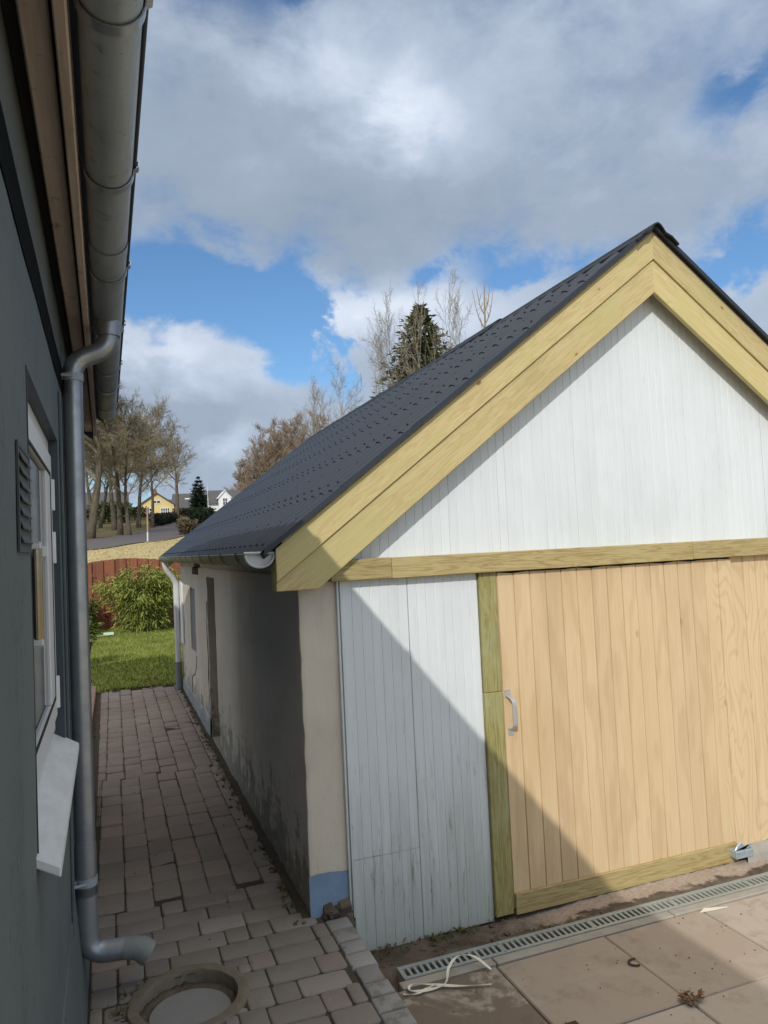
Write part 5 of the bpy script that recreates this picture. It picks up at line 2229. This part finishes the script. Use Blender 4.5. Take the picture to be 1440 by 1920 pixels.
oak = dict(h=13, spread=5.6, r0=.27, seed=2, up=.16, first=.28, limbs=15, sub=10, tw=8, fine=8, twr=.012)
ash = dict(h=13, spread=4.4, r0=.24, seed=5, up=.25, first=.30, limbs=15, sub=10, tw=8, fine=5, twr=.013)
elm = dict(h=12, spread=4.0, r0=.32, seed=9, up=.22, first=.36, limbs=13, sub=9, tw=7, fine=5, lean=.05, twr=.015)
GT = 'bare trees along the road'
gl = lambda x, y: gz(x, y) + .05
for key, args, x, y, sc_, rz, lab in (
        ('oak', oak, -1.75, 66.0, (1.36, 1.40), .3, 'thickest dark trunked bare tree, leftmost by the road beside the house downpipe'),
        ('ash', ash, .70, 71.5, (1.12, 1.08), 1.1, 'tall bare tree with a forked dark trunk between the thickest tree and the yellow house'),
        ('oak', oak, 1.45, 69.0, (.75, .86), 2.2, 'mossy slim bare tree close behind the verge with low dipping branches'),
        ('ash', ash, 2.85, 87.0, (1.05, 1.0), 4.0, 'bare tree whose trunk stands just left of the yellow house'),
        ('oak', oak, 4.30, 86.5, (.72, .98), 5.0, 'bare tree whose trunk crosses the front of the yellow house'),
        ('elm', elm, 9.60, 118.5, (1.12, 1.08), .6, 'bare tree at the right end of the yellow house with a long drooping side branch'),
        ('ash', ash, -1.25, 92, (.9, .95), 2.6, 'slender pale trunked bare tree seen right beside the thickest tree'),
        ('elm', elm, .25, 83, (.9, .95), 3.3, 'slender bare tree with a lit trunk between two darker trunks'),
        ('oak', oak, -4.5, 84, (1.0, 1.1), 1.9, 'bare tree mostly hidden behind the house wall and downpipe'),
        ('ash', ash, 1.6, 112, (1.2, 1.15), 5.5, 'bare tree far back on the slope in front of the brown roofed house'),
        ('oak', oak, -2.6, 125, (1.3, 1.25), 3.9, 'bare tree farthest back on the slope at the left')):
    tree(key, args, 'bare_tree', lab, 'tree', (x, y, gl(x, y)), sc_, rz, M['bark'], M['twig'], GT)

# thicket of upright twiggy trees behind the garage roof
beech = dict(h=14, spread=4.6, r0=.22, seed=14, up=.62, first=.10, limbs=20, sub=10, tw=9, fine=5, twr=.017)
birch = dict(h=14, spread=5.2, r0=.12, seed=17, up=.34, first=.25, limbs=14, sub=8, tw=6, fine=4, twr=.010)
GB = 'reddish brown trees behind the garage roof'
for i, (x, y, top, w) in enumerate(((30.5, 205, 19.2, .8), (33.5, 208, 22.5, .9), (36.0, 203, 26.0, 1.0), (20.9, 121, 16.6, .75), (22.2, 118, 18.8, .85), (23.6, 117, 20.6, 1.05), (25.6, 121, 22.0, 1.05),
                                   (27.8, 117, 22.4, 1.0), (30.0, 121, 23.0, 1.0), (32.4, 118, 23.2, 1.0), (35.2, 122, 23.0, 1.0))):
    zb = gl(x, y)
    t = tree('beech', beech, 'twiggy_tree', 'reddish brown bare tree in the dense thicket rising behind the garage roof', 'tree', (x, y, zb), (w, (top - zb) / 14.0), i * 1.3, M['bark'], M['twig_red'], GB)
GP_ = 'pale bare trees above the garage ridge'
for i, (x, y, top, w, lab) in enumerate(((27.6, 100, 22.6, .9, 'pale bare tree rising behind the thicket, leftmost of the pale ones above the roof'),
                                        (29.8, 100, 24.4, 1.0, 'tallest pale bare tree just above the reddish thicket'),
                                        (17.9, 50, 16.2, .66, 'pale bare tree left of the tall conifer with wide thin branches'),
                                        (19.6, 50.5, 17.9, .60, 'pale bare tree close against the left side of the tall conifer'),
                                        (21.4, 47.5, 17.6, .42, 'slim pale bare tree growing in front of the tall conifer'),
                                        (25.6, 50, 19.2, .62, 'pale bare tree with reddish twigs just right of the tall conifer'))):
    zb = gl(x, y)
    tree('birch', birch, 'pale_tree', lab, 'tree', (x, y, zb), (w, (top - zb) / 13.6), i * 1.1 + .4, M['twig_pale'], M['twig_pale'], GP_)
# young tree with a few upswept forks, right of the others
t = thing('young_tree', 'young bare tree with a few upswept forked branches, rightmost above the garage ridge', 'tree', (27.35, 50, gl(27, 50)))
H = 21.9 - gl(27, 50)
g = G()
g.tube(smooth_path([(0, 0, -.3), (.05, 0, H * .5), (.1, 0, H * .86), (.22, 0, H)], 5), [.16 * (1 - .85 * k / 15) for k in range(16)], 8)
g.obj('trunk', M['twig'], t, world=False, smooth='all')
g = G()
rnd = random.Random(4)
for z0_, dx, dy, l_ in ((.80, -.55, .1, 3.2), (.82, .6, .0, 3.0), (.86, -.3, .3, 2.4), (.87, .35, -.3, 2.3), (.74, -.6, -.3, 2.0), (.72, .7, .3, 1.8), (.68, -.7, .2, 1.6)):
    P = smooth_path([(.08, 0, H * z0_), (.08 + dx * .45 * l_ * .6, dy * l_ * .4, H * z0_ + l_ * .32), (.08 + dx * .7 * l_ * .7, dy * l_ * .6, H * z0_ + l_ * .95)], 4)
    g.tube(P, [.055 * (1 - .7 * k / 8) for k in range(9)], 5)
    for q in range(4):
        p = P[2 + q]
        g.tube([p, p + Vector((rnd.gauss(0, .3), rnd.gauss(0, .3), .5))], [.022, .012], 4)
g.obj('crown', M['twig'], t, world=False)


def conifer(name, label, loc, h, r, seed, mat, n, ragged=.25, spray=.55, power=.8):
    rnd = random.Random(seed)
    t = thing(name, label, 'tree', loc)
    g = G()
    g.tube([(0, 0, -.4), (0, 0, h * .97)], [.05 * r + .12, .03], 8)
    g.obj('trunk', M['bark'], t, world=False)
    g = G()
    levels = int(h * 3.2)
    for lv in range(levels):
        u = (lv + rnd.random()) / levels
        z = h * (.06 + .94 * u)
        rr = r * ((1 - u) ** power) * rnd.uniform(1 - ragged, 1 + ragged) + .08
        nb = max(4, int(n * (1 - u * .7)))
        for b in range(nb):
            a = rnd.uniform(0, 6.283)
            lb = rr * rnd.uniform(.6, 1.1)
            d = Vector((math.cos(a), math.sin(a), rnd.uniform(-.35, .15)))
            k = 0.18
            while k < 1.0:
                p = Vector((0, 0, z)) + d * lb * k
                sz = spray * rnd.uniform(.5, 1.15) * (.55 + .45 * (1 - u))
                for q in range(3):
                    dd = (d + Vector((rnd.gauss(0, .55), rnd.gauss(0, .55), rnd.gauss(.1, .4)))).normalized()
                    s_ = dd.cross(Vector((rnd.gauss(0, .6), rnd.gauss(0, .6), 1))).normalized() * sz * .17
                    g.add([p, p + dd * sz * .5 + s_, p + dd * sz, p + dd * sz * .5 - s_], [(0, 1, 2, 3)], min(1, max(0, rnd.gauss(.3 + .35 * k, .22))))
                k += rnd.uniform(.16, .3)
    g.obj('crown', mat, t, world=False, normals=False)
    return t


conifer('tall_conifer', 'tall dark green conifer among pale bare trees above the garage ridge', (22.9, 52, gl(22.9, 52)), 17.4, 7.6, 3, M['needle'], 42, .25, 1.0, .74)
conifer('small_conifer', 'small dark conical conifer on the hilltop left of the flagpole', (14.05, 129, gl(14, 129)), 6.4, 1.75, 7, M['needle_dark'], 30, .08, .75, .55)


def hedge(name, label, P, w, h, mat, seed, n, leaf=.16, cat='hedge'):
    rnd = random.Random(seed)
    g = G()
    seg = [(Vector(a), Vector(b)) for a, b in zip(P, P[1:])]
    tot = sum((b - a).length for a, b in seg)
    for a, b in seg:
        m = int(n * (b - a).length / tot)
        for k in range(m):
            p = a.lerp(b, rnd.random())
            x, y = p.x + rnd.uniform(-w, w), p.y + rnd.uniform(-w, w)
            hh = h * (1 + .18 * mnoise.noise(Vector((x * .8, y * .8, seed))))
            z = gz(x, y) + hh * math.sqrt(rnd.random())
            d = Vector((rnd.gauss(0, 1), rnd.gauss(0, 1), rnd.gauss(.4, 1))).normalized()
            s_ = d.cross(Vector((rnd.gauss(0, 1), rnd.gauss(0, 1), 1))).normalized() * leaf * .3
            l_ = leaf * rnd.uniform(.6, 1.4)
            q = Vector((x, y, z))
            g.add([q, q + d * l_ * .5 + s_, q + d * l_, q + d * l_ * .5 - s_], [(0, 1, 2, 3)], min(1, max(0, rnd.gauss(.5, .25))))
    return tag(g.obj(name, mat, None, normals=False), label, cat)


hedge('hedge', 'clipped black green hedge along the road below the yellow house', [(4.9, 90.5, 0), (6.4, 99, 0), (8.4, 112, 0)], .7, .9, M['hedge_black'], 3, 5200, .34)
hedge('hedge', 'low brown hedge in front of the yellow house walls', [(4.0, 128, 0), (9.6, 130, 0)], .6, .35, M['hedge_leaf'], 5, 2600, .34)
hedge('hedge', 'brown hedge in front of the low brick house', [(10.0, 126, 0), (13.2, 127, 0)], .6, 1.2, M['hedge_leaf'], 6, 2000, .34)
hedge('shrub', 'dark green shrub below the small conifer on the hill', [(9.9, 95, 0), (12.4, 103, 0)], 1.0, 1.7, M['needle_dark'], 8, 2600, .4, 'bush')
hedge('shrub', 'twiggy brown bush at the near roadside left of the garage roof', [(5.9, 66, 0), (6.8, 69, 0)], .6, 1.1, M['hedge_leaf'], 9, 900, .3, 'bush')
hedge('shrub', 'rounded green shrub between the tree trunks left of the yellow house', [(-1.4, 105, 0), (1.4, 108, 0)], 1.5, 2.6, M['needle'], 10, 3400, .4, 'bush')
hedge('shrub', 'brown undergrowth hedge across the slope behind the road trees', [(-7, 112, 0), (4.5, 118, 0)], 1.0, 1.8, M['hedge_leaf'], 12, 4200, .36, 'hedge')
